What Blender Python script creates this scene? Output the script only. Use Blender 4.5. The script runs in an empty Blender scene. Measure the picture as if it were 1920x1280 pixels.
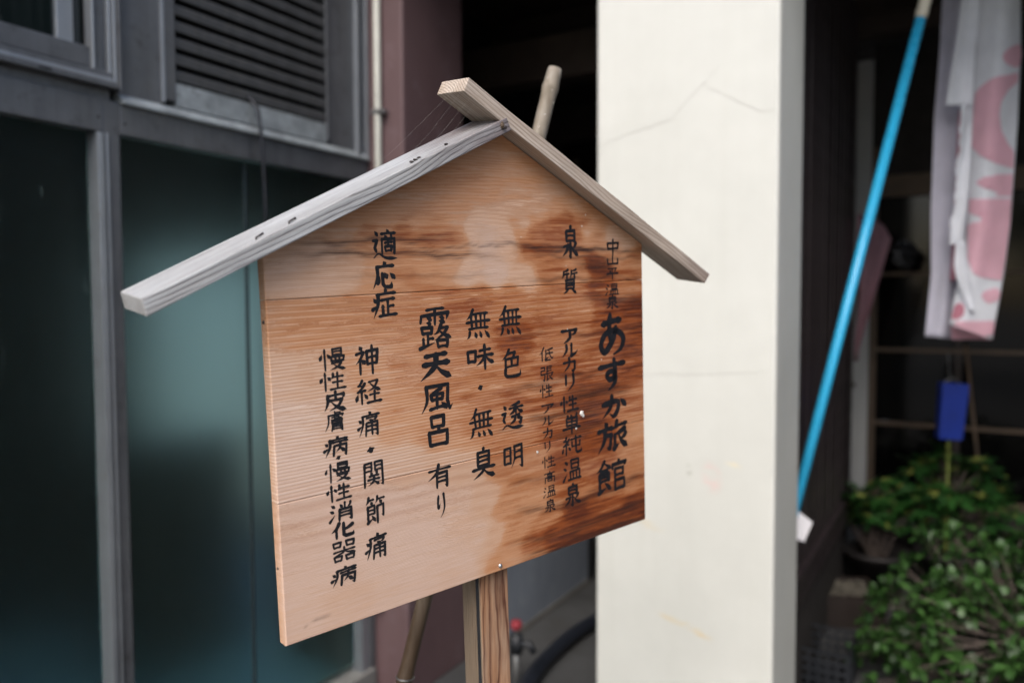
import bpy, math, random
from mathutils import Vector, Matrix
R = math.radians
random.seed(7)
sc = bpy.context.scene
col = sc.collection

# ------------------------------------------------------------------ camera
PITCH, ROLL, YAW = R(2.846), R(-0.205), R(29.91)
cd = bpy.data.cameras.new('camera')
cam = bpy.data.objects.new('camera', cd)
col.objects.link(cam)
fw = Vector((0, math.cos(PITCH), -math.sin(PITCH)))
rt = Vector((1, 0, 0)); up = rt.cross(fw)
rt2 = rt * math.cos(ROLL) + up * math.sin(ROLL)
up2 = rt2.cross(fw)
CH = 1.45
cam.matrix_world = Matrix(((rt2.x, up2.x, -fw.x, 0), (rt2.y, up2.y, -fw.y, 0), (rt2.z, up2.z, -fw.z, CH), (0, 0, 0, 1)))
cd.sensor_width = 36; cd.lens = 28.0
cd.clip_start = 0.05; cd.clip_end = 600
cd.dof.use_dof = True
cd.dof.focus_distance = 0.97
cd.dof.aperture_fstop = 2.5
sc.camera = cam

# ------------------------------------------------------------------ world, sun, exposure
SUN = Vector((-0.30, -0.95, 0)).normalized()
ELEV = R(47)
world = bpy.data.worlds.new('World'); sc.world = world
world.use_nodes = True
wn = world.node_tree
bg = wn.nodes['Background']
sky = wn.nodes.new('ShaderNodeTexSky'); sky.sky_type = 'NISHITA'
sky.sun_disc = False
sky.sun_elevation = ELEV
sky.sun_rotation = math.atan2(SUN.x, SUN.y) % (2 * math.pi)
sky.air_density = 1.0; sky.dust_density = 3.0; sky.ozone_density = 1.0
wn.links.new(sky.outputs[0], bg.inputs[0])
bg.inputs[1].default_value = 0.15
sl = bpy.data.lights.new('sun', 'SUN'); sl.energy = 1.4; sl.angle = R(45); sl.color = (1.0, 0.975, 0.94)
so = bpy.data.objects.new('sun', sl); col.objects.link(so)
S = Vector((SUN.x * math.cos(ELEV), SUN.y * math.cos(ELEV), math.sin(ELEV)))
so.rotation_euler = S.to_track_quat('Z', 'Y').to_euler(); so.location = (-3, -4, 6)
sc.view_settings.view_transform = 'Standard'; sc.view_settings.look = 'None'
sc.view_settings.gamma = 1; sc.view_settings.use_curve_mapping = False
sc.view_settings.exposure = 0.85

# ------------------------------------------------------------------ shader helper
class G:
    def __init__(s, name):
        s.m = bpy.data.materials.new(name); s.m.use_nodes = True
        s.t = s.m.node_tree; s.b = s.t.nodes['Principled BSDF']
        s.tc = s.t.nodes.new('ShaderNodeTexCoord')
        s.obj = s.tc.outputs['Object']
    def n(s, typ, **k):
        x = s.t.nodes.new(typ)
        for a, v in k.items(): setattr(x, a, v)
        return x
    def put(s, sock, v):
        if isinstance(v, (int, float)): sock.default_value = v
        elif isinstance(v, (tuple, list)):
            sock.default_value = tuple(v) + ((1.0,) if len(v) == 3 and len(sock.default_value) == 4 else ())
        else: s.t.links.new(v, sock)
    def math(s, op, a, b=0.0, c=None, clamp=False):
        x = s.n('ShaderNodeMath', operation=op, use_clamp=clamp)
        s.put(x.inputs[0], a); s.put(x.inputs[1], b)
        if c is not None: s.put(x.inputs[2], c)
        return x.outputs[0]
    def scale(s, v, sc_, loc=(0, 0, 0)):
        x = s.n('ShaderNodeMapping'); s.put(x.inputs['Vector'], v)
        x.inputs['Scale'].default_value = sc_; x.inputs['Location'].default_value = loc
        return x.outputs[0]
    def noise(s, v, scale=1.0, det=4, rough=0.55, dist=0.0):
        x = s.n('ShaderNodeTexNoise'); s.put(x.inputs['Vector'], v)
        x.inputs['Scale'].default_value = scale; x.inputs['Detail'].default_value = det
        x.inputs['Roughness'].default_value = rough; x.inputs['Distortion'].default_value = dist
        return x.outputs[0]
    def voro(s, v, scale, feature='F1'):
        x = s.n('ShaderNodeTexVoronoi', feature=feature); s.put(x.inputs['Vector'], v)
        x.inputs['Scale'].default_value = scale
        return x.outputs['Distance']
    def sep(s, v):
        x = s.n('ShaderNodeSeparateXYZ'); s.put(x.inputs[0], v); return x.outputs
    def ramp(s, f, stops, interp='LINEAR'):
        x = s.n('ShaderNodeValToRGB'); s.put(x.inputs[0], f); cr = x.color_ramp; cr.interpolation = interp
        while len(cr.elements) < len(stops): cr.elements.new(0.5)
        for e, (p, c) in zip(cr.elements, stops):
            e.position = p; e.color = tuple(c) + (1,) if isinstance(c, (tuple, list)) else (c, c, c, 1)
        return x.outputs[0]
    def mix(s, f, a, b, bt='MIX'):
        x = s.n('ShaderNodeMix', data_type='RGBA', blend_type=bt)
        s.put(x.inputs[0], f); s.put(x.inputs[6], a); s.put(x.inputs[7], b); return x.outputs[2]
    def rng(s, v, a, b, c=0.0, d=1.0):
        x = s.n('ShaderNodeMapRange'); s.put(x.inputs[0], v)
        for i, q in enumerate((a, b, c, d)): x.inputs[i + 1].default_value = q
        return x.outputs[0]
    def bump(s, h, strength=0.3, dist=0.001):
        x = s.n('ShaderNodeBump'); s.put(x.inputs['Height'], h)
        x.inputs['Strength'].default_value = strength; x.inputs['Distance'].default_value = dist
        s.t.links.new(x.outputs[0], s.b.inputs['Normal'])
    def done(s, color=None, rough=None, metal=None, spec=None):
        if color is not None: s.put(s.b.inputs['Base Color'], color)
        if rough is not None: s.put(s.b.inputs['Roughness'], rough)
        if metal is not None: s.put(s.b.inputs['Metallic'], metal)
        if spec is not None: s.put(s.b.inputs['Specular IOR Level'], spec)
        return s.m

def worn(name, c, rough=0.6, metal=0.0, var=0.25, sc_=6.0, bump=0.0, spec=0.5, streak=False, dirt=None):
    """plain surface with low-contrast blotches, vertical streaks and fine grain"""
    g = G(name)
    a = g.noise(g.obj, sc_, 5, 0.6)
    if streak: a = g.math('ADD', g.math('MULTIPLY', a, 0.5), g.math('MULTIPLY', g.noise(g.scale(g.obj, (30, 30, 1.5)), 1.0, 4), 0.5))
    dk = tuple(x * (1 - var) for x in c); lt = tuple(min(1, x * (1 + var)) for x in c)
    colr = g.ramp(a, [(0.3, dk), (0.7, lt)])
    if dirt: colr = g.mix(g.rng(g.noise(g.obj, sc_ * 2.5, 6, 0.7), 0.55, 0.75), colr, dirt)
    if bump: g.bump(g.noise(g.obj, 90, 5, 0.6), bump, 0.002)
    r = g.rng(g.noise(g.obj, sc_ * 3, 3), 0.3, 0.7, max(0.02, rough - 0.08), rough + 0.1)
    return g.done(colr, r, metal, spec)

def leafy(name, dark, light, spec=0.45, rough=0.42, fleck=None):
    g = G(name)
    oi = g.n('ShaderNodeObjectInfo')
    geo = g.n('ShaderNodeNewGeometry')
    a = g.noise(g.obj, 22, 3, 0.6)
    rnd = g.math('ADD', g.math('MULTIPLY', geo.outputs['Random Per Island'], 0.6), g.math('MULTIPLY', oi.outputs['Random'], 0.4))
    f = g.math('ADD', g.math('MULTIPLY', a, 0.35), g.math('MULTIPLY', rnd, 0.65))
    c = g.ramp(f, [(0.2, dark), (0.72, light), (0.86, tuple(x * k for x, k in zip(light, (2.3, 1.5, 1.6))))])
    if fleck: c = g.mix(g.rng(g.noise(g.obj, 9, 4, 0.7), 0.57, 0.62), c, fleck)
    m = g.done(c, rough, 0, spec)
    tr = g.n('ShaderNodeBsdfTranslucent'); g.put(tr.inputs[0], c)
    mx = g.n('ShaderNodeMixShader'); mx.inputs[0].default_value = 0.10
    out = g.t.nodes['Material Output']
    g.t.links.new(g.b.outputs[0], mx.inputs[1]); g.t.links.new(tr.outputs[0], mx.inputs[2]); g.t.links.new(mx.outputs[0], out.inputs[0])
    return m
# ------------------------------------------------------------------ materials
def ring_wood(name, light, dark, freq, cy, cz, warp=0.006, rough=0.75, tint=None, contrast=(0.3, 0.8), stain=None):
    """solid timber, growth rings around a centre line parallel to local X"""
    g = G(name)
    w = g.noise(g.scale(g.obj, (5, 22, 22)), 1.0, 3, 0.5)
    w2 = g.noise(g.scale(g.obj, (1.7, 3, 3)), 1.0, 2, 0.5)
    x, y, z = g.sep(g.obj)
    y2 = g.math('ADD', y, g.math('MULTIPLY', g.math('SUBTRACT', w2, 0.5), 0.055))
    z2 = g.math('SUBTRACT', z, cz)
    y2 = g.math('SUBTRACT', y2, cy)
    r = g.math('SQRT', g.math('ADD', g.math('MULTIPLY', y2, y2), g.math('MULTIPLY', z2, z2)))
    r = g.math('ADD', r, g.math('MULTIPLY', g.math('SUBTRACT', w, 0.5), warp))
    ph = g.math('FRACT', g.math('MULTIPLY', r, freq))
    fib = g.noise(g.scale(g.obj, (14, 500, 500)), 1.0, 4, 0.7)
    line = g.ramp(ph, [(0.0, 0.9), (0.10, 0.25), (0.55, 0.0), (0.86, 0.45), (1.0, 1.0)])
    f = g.math('ADD', g.math('MULTIPLY', line, 0.62), g.math('MULTIPLY', g.math('SUBTRACT', fib, 0.42), 1.1), clamp=True)
    c = g.mix(g.rng(f, contrast[0] - 0.25, contrast[1]), light, dark)
    if tint: c = g.mix(g.rng(g.noise(g.scale(g.obj, (4, 30, 30)), 1.0, 4, 0.6), 0.42, 0.66), c, tint, 'MULTIPLY')
    g.bump(g.math('SUBTRACT', 1.0, f), 0.55, 0.0012)
    return g.done(c if not stain else g.mix(g.math('MULTIPLY', g.rng(g.math('ADD', x, g.math('MULTIPLY', g.math('SUBTRACT', g.noise(g.scale(g.obj, (12, 40, 60)), 1.0, 5, 0.65), 0.5), 0.22)), stain[0], stain[1]), 0.9), c, stain[2], 'MULTIPLY'), rough, 0.0, 0.3)

def board_wood(name, freq, freq2, seed, v0=0.0, sq=0.0, wobk=0.030, rib=0.22):
    """old varnished cedar: orange where varnish survives, pale pinkish where it has weathered off"""
    g = G(name)
    at = g.n('ShaderNodeAttribute', attribute_name='varnish')
    uv = g.scale(g.obj, (1, 1, 1), (seed, 0, 0))
    x, y, z = g.sep(g.obj)
    big = g.noise(g.scale(uv, (9, 9, 42)), 1.0, 6, 0.62, 0.4)
    jag = g.noise(g.scale(uv, (22, 22, 260)), 1.0, 5, 0.65, 0.2)
    amp = g.rng(at.outputs['Fac'], 0.1, 0.9, 0.28, 1.0)
    strk = g.noise(g.scale(uv, (7, 7, 120)), 1.0, 5, 0.6, 0.3)
    dv0 = g.math('MULTIPLY', g.math('MULTIPLY', g.math('SUBTRACT', strk, 0.5), 1.5), g.rng(at.outputs['Fac'], 0.35, 0.9, 0.15, 1.0))
    dv = g.math('ADD', g.math('MULTIPLY', g.math('SUBTRACT', big, 0.5), 0.75), g.math('MULTIPLY', g.math('SUBTRACT', jag, 0.5), 0.85))
    s = g.math('ADD', g.math('ADD', at.outputs['Fac'], dv0), g.math('MULTIPLY', dv, amp))
    t4 = g.math('MULTIPLY', g.math('MAXIMUM', s, 0.0), 3.6)
    fr = g.math('FRACT', t4)
    sm_ = g.n('ShaderNodeMapRange', interpolation_type='SMOOTHSTEP'); g.put(sm_.inputs[0], fr); sm_.inputs[1].default_value = 0.28; sm_.inputs[2].default_value = 0.72
    sq = g.math('DIVIDE', g.math('ADD', g.math('FLOOR', t4), sm_.outputs[0]), 3.6)
    s = g.math('ADD', g.math('MULTIPLY', s, 0.70), g.math('MULTIPLY', sq, 0.30))
    base = g.ramp(g.math('DIVIDE', s, 1.8), [(0.02, (0.66, 0.465, 0.36)), (0.17, (0.62, 0.385, 0.25)), (0.30, (0.57, 0.285, 0.14)),
                  (0.46, (0.46, 0.185, 0.072)), (0.62, (0.29, 0.075, 0.018)), (0.80, (0.11, 0.024, 0.009)), (1.0, (0.04, 0.010, 0.006))])
    # growth lines across the face
    wob = g.noise(g.scale(uv, (2.3, 2.3, 9)), 1.0, 3, 0.5)
    v = g.math('ADD', z, g.math('MULTIPLY', g.math('SUBTRACT', wob, 0.5), wobk))
    if sq:
        vd = g.math('SUBTRACT', v, v0); v = g.math('ADD', vd, g.math('MULTIPLY', g.math('MULTIPLY', vd, vd), sq))
    dens = g.noise(g.scale(uv, (0.6, 0.6, 7)), 1.0, 1)
    ph = g.math('FRACT', g.math('MULTIPLY', v, freq))
    ph2 = g.math('FRACT', g.math('MULTIPLY', g.math('ADD', v, g.math('MULTIPLY', wob, 0.006)), freq2))
    l1 = g.ramp(ph, [(0.0, 1.0), (0.18, 0.30), (0.55, 0.0), (0.85, 0.4), (1.0, 1.0)])
    l2 = g.ramp(ph2, [(0.0, 1.0), (0.3, 0.1), (0.6, 0.0), (1.0, 1.0)])
    fib = g.noise(g.scale(uv, (18, 18, 900)), 1.0, 4, 0.75)
    ln = g.math('ADD', g.math('MULTIPLY', l1, 0.55), g.math('MULTIPLY', l2, g.rng(dens, 0.4, 0.6, 0.0, 0.35)))
    ln = g.math('ADD', ln, g.math('MULTIPLY', g.math('SUBTRACT', fib, 0.45), 1.0), clamp=True)
    c = g.mix(g.math('MULTIPLY', ln, 0.72), base, (0.56, 0.40, 0.30), 'MULTIPLY')
    lift = g.math('MULTIPLY', g.math('MULTIPLY', g.rng(ln, 0.30, 0.0), g.rng(s, 1.1, 0.1, 0.15, 1.0)), rib)
    c = g.mix(lift, c, (0.80, 0.68, 0.58))
    # dark resin streaks running with the grain
    at2 = g.n('ShaderNodeAttribute', attribute_name='streak')
    fl = g.noise(g.scale(uv, (10, 10, 330)), 1.0, 5, 0.7, 0.5)
    st = g.math('MULTIPLY', at2.outputs['Fac'], g.rng(fl, 0.36, 0.56))
    c = g.mix(g.math('MULTIPLY', st, 0.9, clamp=True), c, (0.055, 0.022, 0.014))
    # weathered grey film and small pale scuffs
    film = g.rng(g.noise(g.scale(uv, (5, 5, 12)), 1.0, 5, 0.6), 0.5, 0.75)
    c = g.mix(g.math('MULTIPLY', film, 0.10), c, (0.50, 0.42, 0.38))
    g.bump(g.math('ADD', g.math('MULTIPLY', ln, -0.7), g.math('MULTIPLY', fib, 0.3)), 0.4, 0.0010)
    ro = g.rng(s, 0.1, 1.2, 0.72, 0.40)
    return g.done(c, ro, 0.0, 0.4)

M = {}
M['board_top'] = board_wood('cedar board fine', 480, 150, 0.0, wobk=0.035, rib=0.2)
M['board_mid'] = board_wood('cedar board coarse', 250, 120, 3.1, v0=0.158, sq=3.4, wobk=0.012, rib=0.38)
M['board_low'] = board_wood('cedar board smooth', 700, 60, 7.7, rib=0.12)
M['roof_left'] = ring_wood('weathered roof board left', (0.45, 0.46, 0.465), (0.11, 0.10, 0.10), 330, 0.06, -0.045, 0.010, tint=(0.80, 0.78, 0.76), contrast=(0.35, 0.8), stain=(0.34, 0.47, (0.42, 0.34, 0.34)))
M['roof_right'] = ring_wood('weathered roof board right', (0.56, 0.48, 0.405), (0.22, 0.16, 0.12), 300, 0.055, -0.05, 0.009, tint=(0.78, 0.74, 0.70), contrast=(0.3, 0.9), stain=(0.42, 0.56, (0.55, 0.5, 0.5)))
M['post_wood'] = ring_wood('post timber', (0.44, 0.29, 0.19), (0.085, 0.028, 0.018), 190, 0.020, -0.030, 0.016, tint=(0.85, 0.60, 0.42), contrast=(0.3, 0.75))
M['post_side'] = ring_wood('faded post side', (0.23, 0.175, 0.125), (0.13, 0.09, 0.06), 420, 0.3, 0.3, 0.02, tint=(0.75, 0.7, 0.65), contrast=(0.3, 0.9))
M['tar'] = worn('dark weathered edge', (0.018, 0.018, 0.022), 0.7, 0, 0.4, 30)
M['ink'] = worn('brush ink', (0.011, 0.012, 0.015), 0.5, 0, 0.4, 70, spec=0.3, dirt=(0.045, 0.030, 0.024))
M['steel'] = worn('small steel', (0.55, 0.56, 0.57), 0.3, 0.9, 0.1, 40)
M['rust'] = worn('rusty staple', (0.05, 0.04, 0.038), 0.6, 0.3, 0.3, 60)
M['paper_bit'] = worn('paper scrap', (0.75, 0.72, 0.66), 0.8, 0, 0.1, 60)

def plaster():
    g = G('cream painted plaster')
    x, y, z = g.sep(g.obj)
    blot = g.noise(g.obj, 3.0, 5, 0.6)
    c = g.ramp(blot, [(0.3, (0.55, 0.553, 0.512)), (0.7, (0.61, 0.612, 0.568))])
    # ochre scuffs, low down
    def spot(cx, cz, rx, rz, k=1.0):
        wx = g.math('DIVIDE', g.math('SUBTRACT', x, cx), rx); wz = g.math('DIVIDE', g.math('ADD', g.math('SUBTRACT', z, cz), g.math('MULTIPLY', g.math('SUBTRACT', x, cx), 0.25)), rz)
        d = g.math('ADD', g.math('MULTIPLY', wx, wx), g.math('MULTIPLY', wz, wz))
        return g.math('MULTIPLY', g.rng(d, 1.0, 0.0, 0.0, k), g.rng(g.noise(g.scale(g.obj, (14, 14, 60)), 1.0, 5, 0.7), 0.42, 0.62))
    for cx, cz, rx, rz, k, cc in ((-0.90, 0.80, 0.055, 0.010, 0.9, (0.62, 0.46, 0.18)), (-0.86, 0.81, 0.12, 0.02, 0.5, (0.62, 0.50, 0.30)),
                                  (-0.70, 0.52, 0.10, 0.012, 0.7, (0.62, 0.46, 0.2)), (-0.64, 0.50, 0.035, 0.012, 0.8, (0.62, 0.44, 0.18)),
                                  (-0.62, 0.955, 0.035, 0.05, 0.55, (0.72, 0.42, 0.40)), (-0.685, 0.97, 0.012, 0.02, 1.0, (0.3, 0.3, 0.25)), (-0.56, 1.0, 0.03, 0.01, 0.6, (0.74, 0.64, 0.4))):
        c = g.mix(spot(cx, cz, rx, rz, k), c, cc)
    spk = g.rng(g.noise(g.obj, 55, 3, 0.5), 0.72, 0.78)
    c = g.mix(g.math('MULTIPLY', spk, 0.35), c, (0.36, 0.35, 0.31))
    cloud = g.rng(g.noise(g.scale(g.obj, (5, 5, 2.2)), 1.0, 6, 0.65), 0.48, 0.72)
    c = g.mix(g.math('MULTIPLY', cloud, 0.22), c, (0.47, 0.475, 0.43))
    run = g.rng(g.noise(g.scale(g.obj, (26, 26, 0.9)), 1.0, 4, 0.6), 0.5, 0.8)
    c = g.mix(g.math('MULTIPLY', run, 0.24), c, (0.52, 0.52, 0.47))
    g.bump(g.math('ADD', g.noise(g.obj, 14, 4, 0.5), g.math('MULTIPLY', g.noise(g.obj, 160, 4, 0.6), 0.25)), 0.22, 0.006)
    return g.done(c, 0.55, 0.0, 0.35)
M['plaster'] = plaster()
M['dim_line'] = worn('dark green glazing strip', (0.022, 0.036, 0.04), 0.5, 0, 0.1, 5)
M['tile_floor'] = worn('pale blue tiled floor', (0.20, 0.27, 0.36), 0.4, 0, 0.1, 5)
M['plaster_plain'] = worn('added white wall', (0.44, 0.50, 0.50), 0.8, 0, 0.1, 2)
M['crack'] = worn('hairline crack', (0.47, 0.468, 0.43), 0.9, 0, 0.1, 30)

def frosted_glass(name, tint, rough):
    g = G(name)
    st = g.noise(g.scale(g.obj, (20, 30, 1.6)), 1.0, 5, 0.65)
    sp = g.rng(g.noise(g.scale(g.obj, (40, 40, 12)), 1.0, 5, 0.7), 0.64, 0.76)
    g.b.inputs['Transmission Weight'].default_value = 0.82
    g.b.inputs['IOR'].default_value = 1.22
    c = g.mix(g.math('MULTIPLY', sp, 0.5), tint, (0.5, 0.5, 0.45))
    tr = g.math('SUBTRACT', 1.0, g.math('MULTIPLY', sp, 0.10))
    g.put(g.b.inputs['Transmission Weight'], tr)
    g.bump(g.noise(g.obj, 30, 3, 0.5), 0.04, 0.002)
    return g.done(c, g.rng(st, 0.3, 0.7, rough - 0.03, rough + 0.03), 0.0, 0.5)
M['frosted_clear'] = frosted_glass('frosted teal glass', (0.55, 0.80, 0.76), 0.45)
def glassy(name, base, rough, dirt=0.3, rv=0.05):
    g = G(name)
    st = g.noise(g.scale(g.obj, (20, 40, 2.0)), 1.0, 5, 0.65)
    sp = g.rng(g.noise(g.scale(g.obj, (60, 60, 14)), 1.0, 5, 0.7), 0.60, 0.74)
    c = g.mix(g.math('MULTIPLY', g.rng(st, 0.45, 0.8), dirt), base, tuple(min(1, x * 3 + 0.03) for x in base))
    c = g.mix(g.math('MULTIPLY', sp, dirt * 0.8), c, (0.16, 0.17, 0.16))
    r = g.rng(st, 0.3, 0.7, rough - rv, rough + rv)
    return g.done(c, r, 0.0, 0.6)
M['frosted'] = M['frosted_clear']
M['clear_dark'] = glassy('dark window glass', (0.006, 0.010, 0.010), 0.10, 0.15, 0.03)
M['back_glass'] = glassy('entrance glass', (0.0025, 0.0025, 0.0025), 0.08, 0.0, 0.02)
M['back_glass'].node_tree.nodes['Principled BSDF'].inputs['Specular IOR Level'].default_value = 0.22
M['alu'] = worn('dull aluminium', (0.104, 0.109, 0.118), 0.42, 0.40, 0.28, 9, 0.05, streak=True, dirt=(0.055, 0.055, 0.055))
M['alu_light'] = worn('aluminium edge', (0.265, 0.285, 0.31), 0.36, 0.6, 0.14, 9, 0.03, streak=True, dirt=(0.25, 0.26, 0.27))
M['alu_lit'] = worn('lit aluminium ledge', (0.25, 0.275, 0.285), 0.6, 0.2, 0.3, 14, 0.1, dirt=(0.09, 0.09, 0.09))  # paler than the frame: the ledge's lit look is put into its colour
M['louvre'] = worn('dusty louvre slat', (0.062, 0.064, 0.066), 0.55, 0.3, 0.2, 18, 0.05, dirt=(0.085, 0.078, 0.062))
M['black'] = worn('black recess', (0.006, 0.006, 0.006), 0.8, 0, 0.2, 9)
M['cable'] = worn('black cable', (0.010, 0.012, 0.018), 0.45, 0, 0.2, 30)
M['pink'] = worn('faded maroon paint', (0.110, 0.066, 0.069), 0.62, 0, 0.15, 3, 0.1, streak=True, dirt=(0.155, 0.108, 0.118))
M['pvc'] = worn('old pvc pipe', (0.46, 0.46, 0.41), 0.5, 0, 0.12, 8)
M['grey_panel'] = worn('blue grey painted panel', (0.22, 0.25, 0.30), 0.6, 0, 0.16, 4, 0.05, streak=True, dirt=(0.30, 0.33, 0.37))
M['concrete'] = worn('dirty concrete floor', (0.050, 0.051, 0.052), 0.85, 0, 0.3, 2.2, 0.5, dirt=(0.034, 0.031, 0.028))
M['curb'] = worn('concrete curb', (0.16, 0.155, 0.145), 0.85, 0, 0.25, 5, 0.5, dirt=(0.07, 0.065, 0.06))
M['yard'] = worn('yard gravel', (0.19, 0.185, 0.17), 0.9, 0, 0.3, 1.4, 0.6)
M['brown_wood'] = worn('dark brown stained boards', (0.026, 0.019, 0.021), 0.42, 0, 0.30, 5, 0.25, streak=True, dirt=(0.045, 0.038, 0.038))
M['crown'] = leafy('garden tree leaf', (0.020, 0.050, 0.012), (0.06, 0.13, 0.03))
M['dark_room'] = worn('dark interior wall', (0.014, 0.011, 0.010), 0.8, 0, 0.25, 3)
M['ceiling_wood'] = worn('dark ceiling boards', (0.045, 0.030, 0.022), 0.7, 0, 0.3, 4)
M['rail_wood'] = worn('old window rail timber', (0.085, 0.056, 0.034), 0.6, 0, 0.25, 12)
M['pale_plank'] = worn('pale weathered plank', (0.36, 0.365, 0.36), 0.6, 0, 0.12, 6, streak=True)
M['blue_pole'] = worn('blue plastic coated pole', (0.026, 0.36, 0.62), 0.30, 0, 0.07, 8, spec=0.5)
M['cream_cap'] = worn('cream plastic joint', (0.62, 0.58, 0.47), 0.45, 0, 0.1, 20)
M['blue_box'] = worn('blue plastic', (0.006, 0.032, 0.30), 0.42, 0, 0.15, 12)
M['wire'] = worn('grey wire', (0.25, 0.25, 0.25), 0.4, 0.8, 0.1, 20)
def cloth_mat(name, c, tl=0.48):
    g = G(name)
    wv = g.noise(g.scale(g.obj, (900, 900, 900)), 1.0, 2)
    cr = g.noise(g.obj, 9, 5, 0.6)
    cc = g.mix(g.rng(cr, 0.35, 0.75), c, tuple(x * 0.86 for x in c))
    g.bump(g.math('ADD', g.math('MULTIPLY', cr, 1.0), g.math('MULTIPLY', wv, 0.05)), 0.5, 0.02)
    m = g.done(cc, 0.85, 0, 0.2)
    tr = g.n('ShaderNodeBsdfTranslucent'); g.put(tr.inputs[0], cc)
    mx = g.n('ShaderNodeMixShader'); mx.inputs[0].default_value = tl
    g.t.links.new(g.b.outputs[0], mx.inputs[1]); g.t.links.new(tr.outputs[0], mx.inputs[2]); g.t.links.new(mx.outputs[0], g.t.nodes['Material Output'].inputs[0])
    return m
M['cloth_white'] = cloth_mat('white polyester', (0.88, 0.90, 0.94))
M['cloth_back'] = cloth_mat('lavender white cloth', (0.70, 0.69, 0.78))
M['cloth_pink'] = cloth_mat('faded pink print', (0.86, 0.55, 0.63))
M['cloth_red'] = cloth_mat('red print', (0.60, 0.26, 0.33))
M['cloth_dusty'] = worn('dusty pink cloth', (0.30, 0.17, 0.20), 0.9, 0, 0.15, 9)
M['green_stem'] = worn('yellow green stem', (0.14, 0.17, 0.03), 0.5, 0, 0.2, 20)
M['bark'] = worn('grey brown twig', (0.085, 0.065, 0.055), 0.8, 0, 0.3, 30)
M['gravel'] = worn('planting pebbles', (0.11, 0.10, 0.08), 0.85, 0, 0.45, 30)
M['tray'] = worn('brown planter', (0.018, 0.012, 0.010), 0.6, 0, 0.2, 8)
M['crate'] = worn('black plastic crate', (0.012, 0.014, 0.018), 0.5, 0, 0.2, 8)
M['red'] = worn('red tap handle', (0.22, 0.02, 0.03), 0.7, 0, 0.1, 20)
M['bag'] = worn('black plastic bag', (0.006, 0.006, 0.008), 0.38, 0, 0.1, 20, 0.4)
M['white_tag'] = worn('white paper tag', (0.70, 0.69, 0.72), 0.8, 0, 0.05, 20)
M['house'] = worn('house render', (0.10, 0.10, 0.095), 0.8, 0, 0.2, 1)
M['house_roof'] = worn('dark tiled roof', (0.03, 0.03, 0.033), 0.6, 0, 0.2, 3)
M['terracotta'] = worn('brown plant pot', (0.010, 0.008, 0.008), 0.6, 0, 0.2, 8)
M['blue_pot'] = worn('dark blue glazed pot', (0.012, 0.02, 0.06), 0.3, 0, 0.2, 8)

M['leaf'] = leafy('glossy shrub leaf', (0.008, 0.028, 0.007), (0.050, 0.120, 0.026))
M['leaf_umbrella'] = leafy('variegated umbrella leaf', (0.007, 0.030, 0.008), (0.032, 0.115, 0.022), fleck=(0.42, 0.44, 0.10))
M['leaf_dark'] = leafy('dark hedge leaf', (0.012, 0.030, 0.010), (0.035, 0.07, 0.02))

def bamboo_mat():
    g = G('weathered bamboo')
    a = g.noise(g.scale(g.obj, (120, 120, 5)), 1.0, 5, 0.65)
    b = g.noise(g.obj, 18, 5, 0.65)
    x, y, z = g.sep(g.obj)
    c = g.ramp(g.math('ADD', g.math('MULTIPLY', a, 0.55), g.math('MULTIPLY', b, 0.45)), [(0.28, (0.11, 0.085, 0.05)), (0.5, (0.235, 0.20, 0.155)), (0.72, (0.34, 0.31, 0.27))])
    low = g.rng(z, 1.35, 0.9)
    c = g.mix(low, c, (0.27, 0.20, 0.145), 'MULTIPLY')
    g.bump(a, 0.3, 0.001)
    return g.done(c, 0.6, 0, 0.4)
M['bamboo'] = bamboo_mat()

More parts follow.
